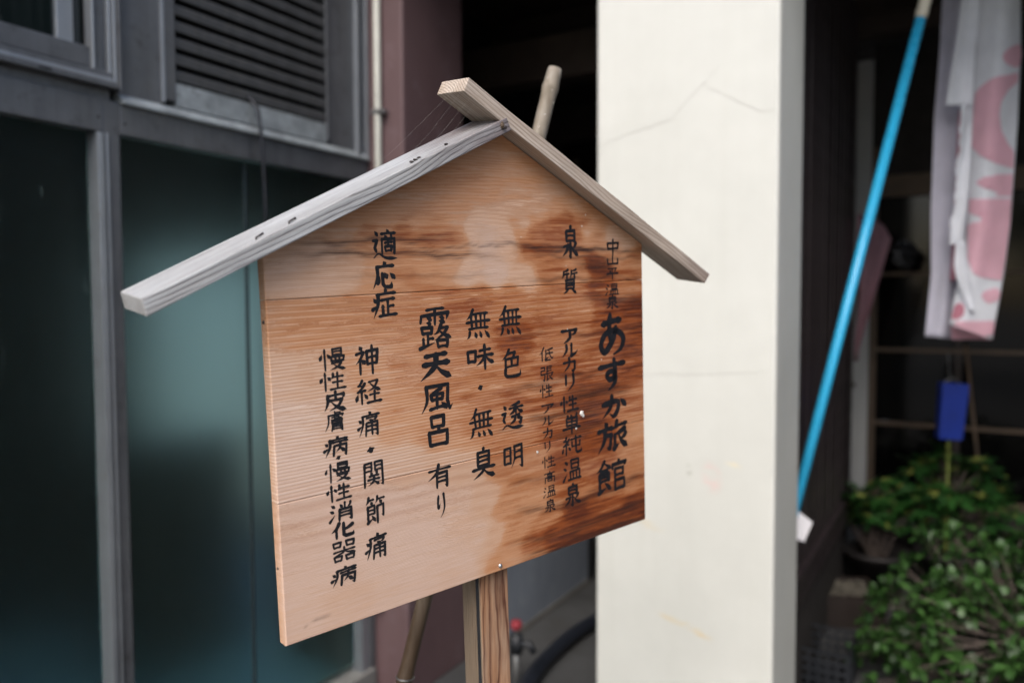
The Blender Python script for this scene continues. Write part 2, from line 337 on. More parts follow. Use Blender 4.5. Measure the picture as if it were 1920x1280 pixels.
# ------------------------------------------------------------------ mesh helper
class MB:
    def __init__(s): s.v = []; s.f = []; s.sm = []
    def box(s, x0, x1, y0, y1, z0, z1):
        b = len(s.v)
        s.v += [(x, y, z) for x in (x0, x1) for y in (y0, y1) for z in (z0, z1)]
        s.f += [tuple(b + i for i in q) for q in ((0, 1, 3, 2), (4, 6, 7, 5), (0, 4, 5, 1), (2, 3, 7, 6), (0, 2, 6, 4), (1, 5, 7, 3))]
        return s
    def tube(s, pts, r, seg=12, cap=True):
        pts = [Vector(p) for p in pts]; rs = r if isinstance(r, (list, tuple)) else [r] * len(pts)
        b = len(s.v); up_ = Vector((0.13, 0.31, 0.94)).normalized()
        for i, p in enumerate(pts):
            d = (pts[min(i + 1, len(pts) - 1)] - pts[max(i - 1, 0)]).normalized()
            a = d.cross(up_)
            if a.length < 0.1: a = d.cross(Vector((1, 0, 0)))
            a.normalize(); c = d.cross(a)
            for k in range(seg):
                t = 2 * math.pi * k / seg
                s.v.append(tuple(p + (a * math.cos(t) + c * math.sin(t)) * rs[i]))
        for i in range(len(pts) - 1):
            for k in range(seg):
                k2 = (k + 1) % seg
                s.f.append((b + i * seg + k, b + i * seg + k2, b + (i + 1) * seg + k2, b + (i + 1) * seg + k))
        if cap:
            s.f.append(tuple(b + k for k in reversed(range(seg))))
            e = b + (len(pts) - 1) * seg; s.f.append(tuple(e + k for k in range(seg)))
        return s
    def lathe(s, prof, c=(0, 0, 0), seg=20):
        b = len(s.v)
        for r, z in prof:
            for k in range(seg):
                t = 2 * math.pi * k / seg
                s.v.append((c[0] + r * math.cos(t), c[1] + r * math.sin(t), c[2] + z))
        for i in range(len(prof) - 1):
            for k in range(seg):
                k2 = (k + 1) % seg
                s.f.append((b + i * seg + k, b + i * seg + k2, b + (i + 1) * seg + k2, b + (i + 1) * seg + k))
        return s
    def blob(s, c, r, seed=0, sx=1, sy=1, sz=1, n=8):
        rnd = random.Random(seed); b = len(s.v)
        for i in range(1, n):
            th = math.pi * i / n
            for k in range(n):
                ph = 2 * math.pi * k / n; q = r * rnd.uniform(0.8, 1.2)
                s.v.append((c[0] + sx * q * math.sin(th) * math.cos(ph), c[1] + sy * q * math.sin(th) * math.sin(ph), c[2] + sz * q * math.cos(th)))
        t = len(s.v); s.v += [(c[0], c[1], c[2] + r * sz), (c[0], c[1], c[2] - r * sz)]
        for i in range(n - 2):
            for k in range(n):
                k2 = (k + 1) % n; s.f.append((b + i * n + k, b + (i + 1) * n + k, b + (i + 1) * n + k2, b + i * n + k2))
        for k in range(n):
            k2 = (k + 1) % n
            s.f.append((t, b + k, b + k2)); s.f.append((t + 1, b + (n - 2) * n + k2, b + (n - 2) * n + k))
        return s
    def prism(s, poly, d, flip=False):
        """extrude polygon of 3d points by vector d"""
        b = len(s.v); n = len(poly); d = Vector(d)
        s.v += [tuple(p) for p in poly] + [tuple(Vector(p) + d) for p in poly]
        s.f.append(tuple(range(b, b + n))); s.f.append(tuple(reversed(range(b + n, b + 2 * n))))
        for k in range(n):
            k2 = (k + 1) % n; s.f.append((b + k2, b + k, b + n + k, b + n + k2))
        return s
    def mesh(s, name, mat, smooth=False):
        me = bpy.data.meshes.new(name); me.from_pydata(s.v, [], s.f); me.validate()
        if mat: me.materials.append(mat)
        if smooth: me.polygons.foreach_set('use_smooth', [True] * len(me.polygons))
        return me
    def build(s, name, mat, parent=None, smooth=False, bevel=0.0, loc=None, rot=None):
        o = bpy.data.objects.new(name, s.mesh(name, mat, smooth)); col.objects.link(o)
        if parent: o.parent = parent
        if loc is not None: o.location = loc
        if rot is not None: o.rotation_euler = rot
        if bevel:
            md = o.modifiers.new('bevel', 'BEVEL'); md.width = bevel; md.segments = 2; md.limit_method = 'ANGLE'
        return o

def tag(o, label=None, cat=None, group=None, kind=None):
    if label: o['label'] = label
    if cat: o['category'] = cat
    if group: o['group'] = group
    if kind: o['kind'] = kind
    return o
def empty(name, label, cat, loc=(0, 0, 0), rot=(0, 0, 0), group=None):
    o = bpy.data.objects.new(name, None); col.objects.link(o); o.location = loc; o.rotation_euler = rot
    o.empty_display_size = 0.1
    return tag(o, label, cat, group)
BROT = (0, 0, -YAW)          # the building's axes: x = across the wing, y = along it
def BW(o, s, z=0.0):
    return Vector((o * math.cos(YAW) + s * math.sin(YAW), -o * math.sin(YAW) + s * math.cos(YAW), z))
def bthing(name, label, cat, o=0.0, s=0.0, z=0.0, group=None):
    """empty at building coordinates (o, s, z); parts are given relative to it"""
    return empty(name, label, cat, BW(o, s, z), BROT, group)

# ================================================================== SETTING
g_ = MB(); g_.v = [(-150, -150, 0), (150, -150, 0), (150, 150, 0), (-150, 150, 0)]; g_.f = [(0, 1, 2, 3)]
tag(g_.build('ground', M['yard']), kind='structure')
fl = MB(); fl.box(-4.5, 3.2, 1.2, 7.0, -0.05, 0.004)
tag(fl.build('concrete_floor', M['concrete'], rot=BROT), kind='structure')

# wing wall behind the aluminium window (solid masonry above and behind it)
wg = empty('wing_wall', 'dark masonry wall of the wing around the aluminium windows', 'wall', BW(-1.9, 0), BROT)
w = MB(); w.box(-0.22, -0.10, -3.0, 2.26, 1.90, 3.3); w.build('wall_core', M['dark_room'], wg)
# made-up bath room behind the frosted panes; far opening shaped to give the glow
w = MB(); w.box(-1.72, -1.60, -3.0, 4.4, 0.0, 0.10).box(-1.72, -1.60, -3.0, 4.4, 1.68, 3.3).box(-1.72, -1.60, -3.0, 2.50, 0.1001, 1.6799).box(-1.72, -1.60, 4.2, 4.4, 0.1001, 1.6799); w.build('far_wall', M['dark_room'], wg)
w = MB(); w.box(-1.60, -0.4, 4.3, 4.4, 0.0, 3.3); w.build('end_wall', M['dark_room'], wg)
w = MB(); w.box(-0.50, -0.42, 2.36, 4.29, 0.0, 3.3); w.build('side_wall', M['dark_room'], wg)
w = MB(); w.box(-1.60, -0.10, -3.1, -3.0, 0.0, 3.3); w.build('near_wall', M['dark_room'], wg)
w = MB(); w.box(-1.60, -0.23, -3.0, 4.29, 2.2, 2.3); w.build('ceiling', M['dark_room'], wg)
w = MB(); w.box(-1.60, -0.101, -3.0, 4.29, 0.02, 0.05); w.build('room_floor', M['tile_floor'], wg)  # pale floor added for the bluish glow low in the pane
w = MB(); w.box(-0.10, -0.012, -3.0, 2.285, 2.98, 3.3); w.build('lintel', M['pink'], wg)
w = MB(); w.box(-0.10, 0.02, -3.0, 2.255, 0.004, 0.10); w.build('curb', M['curb'], wg, bevel=0.006)

cb_ = bthing('added_cabinet', 'made-up dark cabinet behind the teal frosted pane, giving its dark blur', 'cabinet', -2.6, 1.75, 0.05)  # made-up block that shows as the dark blur through the glass
MB().box(-0.22, 0.0, 0.0, 0.53, 0.0, 0.84).build('carcass', M['tray'], cb_, bevel=0.004)
MB().box(-0.24, 0.012, -0.01, 0.54, 0.8405, 0.865).build('top', M['tray'], cb_, bevel=0.003)

# window bay --------------------------------------------------------------
wb = bthing('aluminium_window', 'grey aluminium window frame with tall frosted panes left of the sign', 'window', -1.9, 0, 0)
def part(name, mat, x0, x1, y0, y1, z0, z1, parent=wb, bevel=0.002):
    return MB().box(x0, x1, y0, y1, z0, z1).build(name, mat, parent, bevel=bevel)
part('frosted_pane', M['frosted'], -0.045, -0.035, -3.0, 1.222, 0.11, 1.886, bevel=0)['label'] = 'dark lower pane left of the mullion'
part('frosted_pane', M['frosted'], -0.045, -0.035, 1.291, 2.190, 0.13, 1.886, bevel=0)['label'] = 'teal frosted pane behind the sign'
part('sash_stile', M['dim_line'], -0.034, -0.030, 1.716, 1.730, 0.13, 1.878)
part('mullion', M['alu'], -0.06, 0.0, 1.244, 1.290, 0.10, 1.962)
part('mullion_edge', M['alu_light'], -0.05, 0.006, 1.226, 1.2435, 0.10, 1.878)
part('mullion_lip', M['alu_light'], 0.0005, 0.006, 1.249, 1.256, 0.10, 1.879)
part('transom', M['alu'], -0.05, 0.002, -3.0, 1.2435, 1.880, 1.962)
part('transom', M['alu'], -0.05, 0.002, 1.2905, 2.262, 1.882, 1.958)
part('sill_track', M['alu'], -0.04, 0.022, -3.0, 1.276, 1.990, 2.004)
part('sill_track', M['alu_light'], -0.04, 0.014, -3.0, 1.270, 2.0045, 2.016)
part('sill_track', M['alu'], -0.04, 0.008, -3.0, 1.270, 2.0165, 2.030)
part('sill_recess', M['alu'], -0.05, -0.006, -3.0, 1.270, 1.9625, 1.9895)  # recessed aluminium strip between transom and track
part('sash_rail', M['alu'], -0.04, -0.010, -3.0, 1.222, 2.036, 2.086)
part('sash_stile', M['alu_light'], -0.05, -0.028, 1.152, 1.193, 2.0865, 2.98)
part('sash_edge', M['alu_light'], -0.03, 0.002, 1.2225, 1.2285, 2.031, 2.98)
part('jamb', M['alu'], -0.05, -0.008, 1.229, 1.262, 2.031, 2.98)
part('jamb_ridge', M['alu_light'], -0.05, 0.006, 1.2625, 1.270, 2.006, 2.98)
part('jamb_ridge', M['alu_light'], -0.05, 0.012, 1.273, 1.280, 2.004, 2.98)
part('jamb_ridge', M['alu'], -0.05, 0.018, 1.282, 1.2895, 1.985, 2.98)
part('upper_pane', M['clear_dark'], -0.048, -0.040, -3.0, 1.222, 2.07, 2.98, bevel=0)
part('drain_slot', M['black'], 0.0215, 0.0235, 1.076, 1.105, 1.995, 1.999, bevel=0)
# panel above the right pane
part('blank_panel', M['alu'], -0.05, -0.006, 1.290, 1.417, 1.985, 2.98)
part('panel_edge', M['alu_light'], -0.05, 0.004, 1.4175, 1.4265, 1.99, 2.98)
part('blank_panel', M['alu'], -0.05, -0.004, 2.072, 2.196, 1.985, 2.98)
led = MB(); led.prism([(-0.05, 1.291, 1.9585), (0.016, 1.291, 1.9585), (0.016, 1.291, 1.966), (-0.006, 1.291, 1.986), (-0.05, 1.291, 1.986)], (0, 0.968, 0))
led.build('sill_ledge', M['alu_lit'], wb, bevel=0.001)
part('jamb_ridge', M['alu_light'], -0.05, 0.010, 2.196, 2.216, 1.966, 2.98)
part('jamb_groove', M['alu'], -0.05, -0.010, 2.2165, 2.244, 1.966, 2.98)
part('jamb_ridge', M['alu_light'], -0.05, 0.012, 2.2445, 2.262, 1.966, 2.98)
part('jamb', M['alu_light'], -0.05, 0.004, 2.192, 2.236, 0.10, 1.8815)
part('jamb', M['alu'], -0.05, 0.010, 2.237, 2.262, 0.10, 1.8815)
for y, z in ((1.232, 1.915), (1.304, 1.91)):
    MB().lathe([(0.0, 0.0015), (0.003, 0.001), (0.0035, 0)], seg=8).build('screw', M['black'], wb, loc=(0.0025, y, z), rot=(0, R(90), 0))

lv = bthing('louvre_vent', 'dark slatted louvre vent above the frosted pane', 'vent', -1.9, 1.427, 2.0)
part('frame', M['alu'], -0.06, 0.002, 0.0, 0.034, 0.0, 0.98, lv)
part('frame', M['alu'], -0.06, 0.000, 0.628, 0.6445, 0.0, 0.98, lv)
part('bottom_rail', M['alu_lit'], -0.045, -0.001, 0.0345, 0.6275, -0.013, 0.052, lv)
part('backing', M['black'], -0.09, -0.08, 0.0, 0.644, 0.0, 0.98, lv, 0)
slat = MB(); slat.prism([(0.0, 0.035, -0.007), (-0.003, 0.035, -0.009), (-0.044, 0.035, 0.034), (-0.040, 0.035, 0.037), (-0.006, 0.035, 0.021), (0.0, 0.035, 0.014)], (0, 0.592, 0))
sm = slat.mesh('slat', M['louvre'])
for k in range(18):
    o = bpy.data.objects.new('slat', sm); col.objects.link(o); o.parent = lv; o.location = (-0.004, 0, 0.068 + k * 0.0447)

# cable hanging out of the louvre
c = [BW(-1.935, 1.716, 2.075), BW(-1.895, 1.716, 2.066), BW(-1.865, 1.719, 2.03), BW(-1.862, 1.728, 1.95), BW(-1.866, 1.738, 1.86), BW(-1.872, 1.748, 1.75), BW(-1.876, 1.752, 1.62), BW(-1.895, 1.753, 1.60)]
tag(MB().tube(c, 0.0055, 8).build('hanging_cable', M['cable'], smooth=True), 'thin black cable hanging down from the louvre vent', 'cable')

# maroon pier ---------------------------------------------------------------
pp = bthing('maroon_pier', 'maroon painted pier between the window and the dark passage', 'pier', -1.9, 2.262, 0)
MB().box(-0.2, 0.158, 0.004, 0.385, 0.0, 3.3).build('painted_shaft', M['pink'], pp, bevel=0.008)
MB().lathe([(0.0, 0.03), (0.016, 0.028), (0.022, 0.0)], seg=12).build('round_knob', M['black'], pp, loc=(0.035, 0.003, 0.335), rot=(R(90), 0, 0), smooth=True)
pi = bthing('drain_pipe', 'slim pale plastic pipe running up the maroon pier', 'pipe', -1.838, 2.245, 0)
MB().tube([(0, 0, 0.9), (0, 0, 3.2)], 0.0125, 12).build('pipe', M['pvc'], pi, smooth=True)
for z in (2.115, 1.35):
    MB().box(-0.022, 0.034, -0.0135, 0.018, z, z + 0.016).build('bracket', M['wire'], pi, bevel=0.002)
MB().tube([(0, 0, 0.9), (0, 0.002, 0.87), (0, 0.02, 0.86)], 0.015, 12).build('elbow', M['pvc'], pi, smooth=True)

# passage --------------------------------------------------------------------
ps = bthing('grey_partition', 'low blue grey partition panel at the back of the passage under the sign', 'partition', -1.675, 2.66, 0)
MB().box(-0.03, 0.0, 0.0, 1.03, 0.03, 0.98).build('panel', M['grey_panel'], ps, bevel=0.002)
MB().box(-0.034, 0.004, -0.005, 1.035, 0.981, 1.02).build('top_rail', M['alu'], ps, bevel=0.003)
MB().box(-0.034, 0.003, 1.031, 1.06, 0.0, 0.98).build('end_stile', M['black'], ps)
MB().box(-0.036, 0.006, 0.0, 1.03, 0.004, 0.0295).build('bottom_rail', M['curb'], ps)
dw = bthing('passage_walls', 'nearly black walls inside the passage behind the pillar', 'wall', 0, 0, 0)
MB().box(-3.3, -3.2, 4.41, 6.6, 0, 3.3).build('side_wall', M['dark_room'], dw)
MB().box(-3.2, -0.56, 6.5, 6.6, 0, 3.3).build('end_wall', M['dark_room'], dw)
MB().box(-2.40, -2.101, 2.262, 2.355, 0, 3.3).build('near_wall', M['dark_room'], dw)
for s0, z0 in ((3.4, 2.5), (4.5, 2.45)):
    MB().box(-3.2, -0.57, s0, s0 + 0.12, z0, z0 + 0.2).build('beam', M['ceiling_wood'], dw)
yl = bthing('yellow_ladder_rack', 'dim yellowish rack deep in the passage above the sign roof', 'rack', -2.2, 4.6, 0)
for dx in (0.0, 0.34):
    MB().box(dx, dx + 0.03, 0, 0.03, 0.0, 2.35).build('upright', M['rail_wood'], yl)
for k in range(7):
    MB().box(0.0305, 0.3395, 0.004, 0.026, 0.3 + 0.3 * k, 0.325 + 0.3 * k).build('rung', M['rail_wood'], yl)

# canopy over entrance ---------------------------------------------------------
cp = bthing('entrance_canopy', 'dark timber canopy roof over the entrance and pillar', 'roof', 0, 0, 2.86)
MB().box(-3.3, 3.4, 2.0, 7.0, 0.12, 0.22).build('roof_deck', M['house_roof'], cp)
bm_ = MB().box(-3.3, 3.4, 0, 0.185, 0.1005, 0.118).mesh('ceiling_board', M['ceiling_wood'])
for k in range(24):
    o = bpy.data.objects.new('ceiling_board', bm_); col.objects.link(o); o.parent = cp; o.location = (0, 2.02 + 0.19 * k, 0)
for s0 in (2.05, 2.9, 3.8, 4.7):
    MB().box(-3.3, 3.4, s0, s0 + 0.09, 0.0, 0.10).build('rafter', M['ceiling_wood'], cp)
MB().box(3.2, 3.34, 2.35, 2.49, -2.86, -0.001).build('corner_post', M['brown_wood'], cp)

# pillar -----------------------------------------------------------------------
pl = bthing('cream_pillar', 'big cream plastered square pillar with hairline cracks right of the sign', 'pillar', 0, 0, 0)
MB().box(-0.974, -0.448, 2.2, 2.545, 0.0, 2.955).build('plaster_shaft', M['plaster'], pl, bevel=0.010)
MB().box(-0.985, -0.437, 2.189, 2.556, 0.0, 0.10).build('plinth', M['curb'], pl, bevel=0.006)
def crack(pts, wd, seed):
    rnd = random.Random(seed); P_ = []
    for (x0, z0), (x1, z1) in zip(pts, pts[1:]):
        n = max(2, int(abs(x1 - x0) / 0.008))
        for k in range(n):
            t = k / n; P_.append((x0 + (x1 - x0) * t, z0 + (z1 - z0) * t + rnd.uniform(-0.0022, 0.0022)))
    P_.append(pts[-1]); m = MB()
    for i, (x, z) in enumerate(P_):
        h = wd * (0.35 + 0.65 * math.sin(math.pi * (i + 0.5) / (len(P_) + 1))) * rnd.uniform(0.6, 1.3) / 2
        m.v += [(x, 2.1993, z + h), (x, 2.1993, z - h)]
    m.f = [(2 * i, 2 * i + 1, 2 * i + 3, 2 * i + 2) for i in range(len(P_) - 1)]
    return m.build('hairline_crack', M['crack'], pl)
crack([(-0.972, 1.905), (-0.93, 1.92), (-0.88, 1.935), (-0.80, 1.95), (-0.74, 1.965), (-0.70, 2.01), (-0.65, 2.05), (-0.60, 2.10)], 0.0022, 1)
crack([(-0.655, 2.048), (-0.60, 2.015), (-0.55, 1.985), (-0.50, 1.955), (-0.46, 1.958)], 0.0020, 2)
crack([(-0.83, 1.235), (-0.76, 1.243), (-0.70, 1.240), (-0.64, 1.246), (-0.56, 1.25), (-0.46, 1.262)], 0.0018, 3)

# brown boarded wall --------------------------------------------------------------
bw = bthing('brown_board_wall', 'dark brown wall of upright boards beside the pillar', 'wall', -0.51, 2.6, 0)
MB().box(-0.06, -0.03, 0.0, 1.72, 0.40, 2.86).build('wall_core', M['dark_room'], bw)
bd = MB().box(-0.03, 0.0, 0, 0.108, 0.50, 2.86).mesh('upright_board', M['brown_wood'])
bt = MB().box(-0.004, 0.0025, 0, 0.010, 0.50, 2.86).mesh('cover_batten', M['brown_wood'])
for k in range(15):
    o = bpy.data.objects.new('upright_board', bd); col.objects.link(o); o.parent = bw; o.location = (random.uniform(-0.002, 0.002), 0.002 + 0.114 * k, 0)
    o = bpy.data.objects.new('cover_batten', bt); col.objects.link(o); o.parent = bw; o.location = (0, 0.107 + 0.114 * k, 0)
MB().box(-0.06, 0.022, 0.0, 1.72, 0.39, 0.499).build('sill_beam', M['brown_wood'], bw, bevel=0.004)
MB().box(-0.06, -0.01, 0.0, 1.72, 0.0, 0.3895).build('footing', M['dark_room'], bw)

# entrance windows at the back ------------------------------------------------------
ew = bthing('entrance_window', 'dark glazed entrance screen with thin brown horizontal rails', 'window', 0, 4.9, 0)
for x0, x1 in ((-0.455, -0.07), (-0.03, 0.62), (0.66, 1.30), (1.34, 2.4)):
    for z0, z1 in ((0.385, 0.752), (0.777, 1.165), (1.185, 1.585), (1.605, 2.02)):
        MB().box(x0, x1, 0.010, 0.016, z0, z1).build('pane', M['back_glass'], ew)
for z in (0.752, 1.165, 1.585):
    MB().box(-0.455, 2.4, -0.004, 0.030, z, z + 0.021).build('rail', M['rail_wood'], ew, bevel=0.002)
MB().box(-0.487, -0.456, -0.012, 0.04, 0.0, 2.3).build('frame_post', M['rail_wood'], ew, bevel=0.002)
for x in (-0.068, 0.622, 1.302):
    MB().box(x, x + 0.034, -0.001, 0.026, 0.386, 2.02).build('mullion', M['tray'], ew)
MB().box(-0.455, 2.4, -0.01, 0.05, 0.31, 0.384).build('sill', M['rail_wood'], ew, bevel=0.003)
MB().box(-0.455, 2.4, 0.0, 0.04, 0.0, 0.3095).build('dado', M['brown_wood'], ew)
MB().box(-0.455, 2.4, -0.02, 0.05, 2.021, 2.14).build('head_beam', M['rail_wood'], ew)
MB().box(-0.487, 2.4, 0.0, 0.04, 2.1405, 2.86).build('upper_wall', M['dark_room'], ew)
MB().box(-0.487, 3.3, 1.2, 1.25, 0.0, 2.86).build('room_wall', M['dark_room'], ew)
pk = bthing('pale_plank', 'narrow pale plank standing in the corner left of the entrance screen', 'plank', -0.574, 4.86, 0.345)
MB().box(0.0, 0.084, 0.0, 0.02, 0.0, 2.43).build('plank', M['pale_plank'], pk, bevel=0.002)
MB().box(0.0, 0.02, -0.03, -0.0005, 0.62, 0.64).build('hook', M['bark'], pk)

# ================================================================== THE SIGN
OX = Vector((0.7582316, 0.6499890, 0.0509815)); OZ = Vector((-0.0257426, -0.0482874, 0.9985017))
OY = OZ.cross(OX)
OO = Vector((-0.2459800, 0.8463328, -0.3722062 + CH))
sg = empty('wooden_sign', 'wooden house shaped notice board with gabled roof and black brush writing', 'sign')
sg.matrix_world = Matrix(((OX.x, OY.x, OZ.x, OO.x), (OX.y, OY.y, OZ.y, OO.y), (OX.z, OY.z, OZ.z, OO.z), (0, 0, 0, 1)))
SV = [(0.10,0.456,0.4),(0.15,0.460,0.42),(0.20,0.459,0.40),(0.25,0.458,0.38),(0.27,0.450,0.2),(0.13,0.4445,0.8),(0.17,0.4455,0.85),(0.21,0.4455,0.9),(0.245,0.444,0.9),(0.262,0.433,0.55),(0.275,0.436,0.15),(0.30,0.43,0.1),(0.335,0.432,0.15),(0.345,0.425,0.35),(0.36,0.428,0.9),(0.375,0.447,0.95),(0.395,0.455,1.0),(0.43,0.466,1.05),(0.445,0.470,1.0),(0.425,0.478,0.35),(0.45,0.480,0.35),(0.39,0.468,0.3),(0.365,0.457,0.25),(0.475,0.458,0.9),(0.49,0.452,0.45),(0.50,0.440,0.75),(0.34,0.49,0.3),(0.36,0.52,0.35),(0.30,0.50,0.35),(0.22,0.48,0.42),(0.40,0.49,0.32),(0.46,0.49,0.3),(0.56,0.43,0.35),(0.54,0.425,0.5),(0.31,0.55,0.45),(0.28,0.53,0.42),(0.344,0.539,0.35),(0.248,0.501,0.4),(0.429,0.508,0.3),(0.133,0.467,0.45),(0.177,0.48,0.45),(0.48,0.451,0.3),(0.536,0.443,0.3),(0.146,0.449,0.6),(0.206,0.449,0.75),(0.253,0.443,0.75),(0.287,0.45,0.15),(0.322,0.443,0.2),(0.359,0.443,0.6),(0.418,0.458,1.0),(0.459,0.443,1.0),(0.377,0.429,0.9),(0.513,0.42,0.7),(0.583,0.403,0.8),(0.027,0.409,0.25),(0.063,0.397,0.3),(0.102,0.401,0.35),(0.129,0.395,0.55),(0.173,0.406,0.75),(0.204,0.405,0.6),(0.243,0.41,0.5),(0.268,0.397,0.2),(0.311,0.395,0.1),(0.357,0.387,0.3),(0.406,0.4,0.9),(0.457,0.391,0.7),(0.501,0.405,1.3),(0.511,0.366,1.2),(0.57,0.372,0.9),(0.011,0.354,0.4),(0.035,0.341,0.5),(0.073,0.35,0.5),(0.114,0.359,0.6),(0.157,0.369,0.55),(0.201,0.36,0.7),(0.249,0.357,0.9),(0.283,0.362,0.9),(0.337,0.36,0.8),(0.393,0.335,0.8),(0.455,0.338,0.8),(0.521,0.319,1.2),(0.581,0.323,1.3),(0.579,0.25,1.2),(0.014,0.297,0.2),(0.044,0.294,0.3),(0.085,0.325,0.45),(0.124,0.285,0.4),(0.168,0.292,0.6),(0.213,0.281,0.7),(0.28,0.281,0.7),(0.344,0.308,1.1),(0.402,0.298,0.75),(0.371,0.242,0.95),(0.421,0.251,1.0),(0.486,0.259,1.0),(0.462,0.216,1.25),(0.578,0.192,0.9),(0.016,0.239,0.1),(0.054,0.245,0.15),(0.086,0.228,0.2),(0.157,0.23,0.45),(0.218,0.207,0.55),(0.277,0.212,0.75),(0.33,0.19,0.8),(0.379,0.212,1.1),(0.419,0.176,1.1),(0.484,0.189,1.3),(0.577,0.143,0.6),(0.505,0.138,1.1),(0.576,0.101,0.7),(0.013,0.182,0.05),(0.049,0.162,0.05),(0.103,0.163,0.1),(0.161,0.165,0.2),(0.215,0.154,0.25),(0.257,0.146,0.3),(0.31,0.15,0.8),(0.366,0.125,0.7),(0.428,0.128,1.1),(0.47,0.089,1.0),(0.526,0.053,1.1),(0.575,0.067,0.8),(0.022,0.121,0.1),(0.073,0.108,0.05),(0.129,0.12,0.05),(0.19,0.119,0.1),(0.238,0.108,0.15),(0.281,0.099,0.3),(0.317,0.084,0.65),(0.364,0.073,0.6),(0.394,0.051,0.85),(0.446,0.046,1.3),(0.491,0.052,1.2),(0.575,0.03,1.35),(0.525,0.008,1.35),(0.445,0.007,1.3),(0.403,0.026,1.3),(0.363,0.021,1.0),(0.325,0.045,0.7),(0.297,0.052,0.35),(0.362,0.002,0.8),(0.323,0.009,0.6),(0.27,0.059,0.15),(0.226,0.035,0.1),(0.03,0.058,0.1),(0.074,0.02,0.15),(0.015,0.008,0.1),(0.146,0.024,0.1),(0.226,0.014,0.1),(0.172,0.07,0.05)]
def varnish(u, v):
    a = b = 0.0
    for (x, y, s) in SV:
        d2 = (u - x) ** 2 + 1.6 * (v - y) ** 2 + 0.00012
        w_ = 1.0 / (d2 * d2 * d2); a += w_ * s; b += w_
    r_ = a / b
    if v > 0.445: r_ += 0.14 * min(1.0, (v - 0.445) / 0.02) * max(0.0, 1 - abs(r_ - 0.35) / 0.35)
    if 0.16 < v < 0.375 and r_ > 0.15: r_ += 0.10 * max(0.0, 1 - abs(r_ - 0.5) / 0.45)
    return r_
# resin streaks: (u0, v0, u1, v1, halfwidth, strength)
STK = [(0.04, 0.434, 0.23, 0.438, 0.0035, 0.9), (0.05, 0.423, 0.30, 0.4165, 0.0035, 1.0), (0.17, 0.424, 0.33, 0.431, 0.0018, 0.7), (0.33, 0.431, 0.60, 0.417, 0.0028, 1.0),
       (0.36, 0.423, 0.50, 0.421, 0.0040, 1.0), (0.38, 0.415, 0.60, 0.407, 0.0022, 0.7), (0.10, 0.396, 0.30, 0.392, 0.003, 0.35), (0.46, 0.402, 0.53, 0.399, 0.008, 1.0), (0.36, 0.384, 0.60, 0.379, 0.0025, 0.9),
       (0.48, 0.352, 0.60, 0.347, 0.006, 0.9), (0.32, 0.311, 0.39, 0.309, 0.0030, 0.6), (0.45, 0.300, 0.60, 0.306, 0.004, 0.7), (0.34, 0.238, 0.52, 0.246, 0.005, 0.8), (0.44, 0.218, 0.56, 0.213, 0.009, 1.1),
       (0.36, 0.196, 0.50, 0.188, 0.005, 0.9), (0.40, 0.165, 0.52, 0.165, 0.005, 0.8), (0.30, 0.185, 0.36, 0.183, 0.003, 0.5), (0.33, 0.112, 0.42, 0.105, 0.004, 0.6), (0.34, 0.072, 0.44, 0.060, 0.006, 0.7), (0.43, 0.060, 0.60, 0.072, 0.007, 0.9),
       (0.42, 0.020, 0.60, 0.030, 0.008, 0.9), (0.33, 0.030, 0.44, 0.022, 0.004, 0.8), (0.36, 0.004, 0.60, 0.006, 0.005, 1.3), (0.05, 0.365, 0.12, 0.363, 0.002, 0.2), (0.02, 0.015, 0.06, 0.0195, 0.0009, 0.6)]
def streak(u, v):
    s = 0.0
    for (u0, v0, u1, v1, hw, k) in STK:
        t = (u - u0) / (u1 - u0)
        if -0.15 < t < 1.15:
            vc = v0 + (v1 - v0) * t + 0.0016 * math.sin(u * 70 + v0 * 300) + 0.0009 * math.sin(u * 190 + v0 * 90)
            e = min(1, max(0, min(t + 0.15, 1.15 - t) / 0.3))
            s += k * e * math.exp(-((v - vc) / hw) ** 2)
    return s
TH = 0.015
def roofline(u):
    return min(0.4275 + 0.456 * u, 0.740 - 0.518 * u)
def plank(mat, vlo, vhi, nv, label, nu=150):
    us = [0.0, 0.0010] + [0.6 * i / nu for i in range(1, nu)] + [0.5990, 0.6]
    us = sorted(set(us + [0.3214]))
    V = []; rows = nv + 3
    def vv(u, j):
        top = vhi if vhi else roofline(u)
        e = 0.0010
        if j == 0: return vlo
        if j == rows - 1: return top
        return vlo + e + (top - vlo - 2 * e) * (j - 1) / (rows - 3)
    at1, at2 = [], []
    nU = len(us)
    for j in range(rows):
        for i, u in enumerate(us):
            v = vv(u, j)
            edge = (j in (0, rows - 1)) or (i in (0, nU - 1))
            V.append((u, 0.0010 if edge else 0.0, v)); at1.append(varnish(u, v)); at2.append(streak(u, v))
    F = [(j * nU + i, j * nU + i + 1, (j + 1) * nU + i + 1, (j + 1) * nU + i) for j in range(rows - 1) for i in range(nU - 1)]
    ring = [i for i in range(nU)] + [j * nU + nU - 1 for j in range(1, rows)] + [(rows - 1) * nU + i for i in range(nU - 2, -1, -1)] + [j * nU for j in range(rows - 2, 0, -1)]
    b = len(V)
    for r_ in ring:
        V.append((V[r_][0], TH, V[r_][2])); at1.append(0.35); at2.append(0.0)
    n = len(ring)
    F += [(ring[(k + 1) % n], ring[k], b + k, b + (k + 1) % n) for k in range(n)]
    F.append(tuple(b + k for k in range(n)))
    me = bpy.data.meshes.new('plank'); me.from_pydata(V, [], F); me.materials.append(mat)
    for nm_, at in (('varnish', at1), ('streak', at2)):
        a = me.attributes.new(nm_, 'FLOAT', 'POINT'); a.data.foreach_set('value', at)
    o = bpy.data.objects.new('plank', me); col.objects.link(o); o.parent = sg
    o['label'] = label
    return o
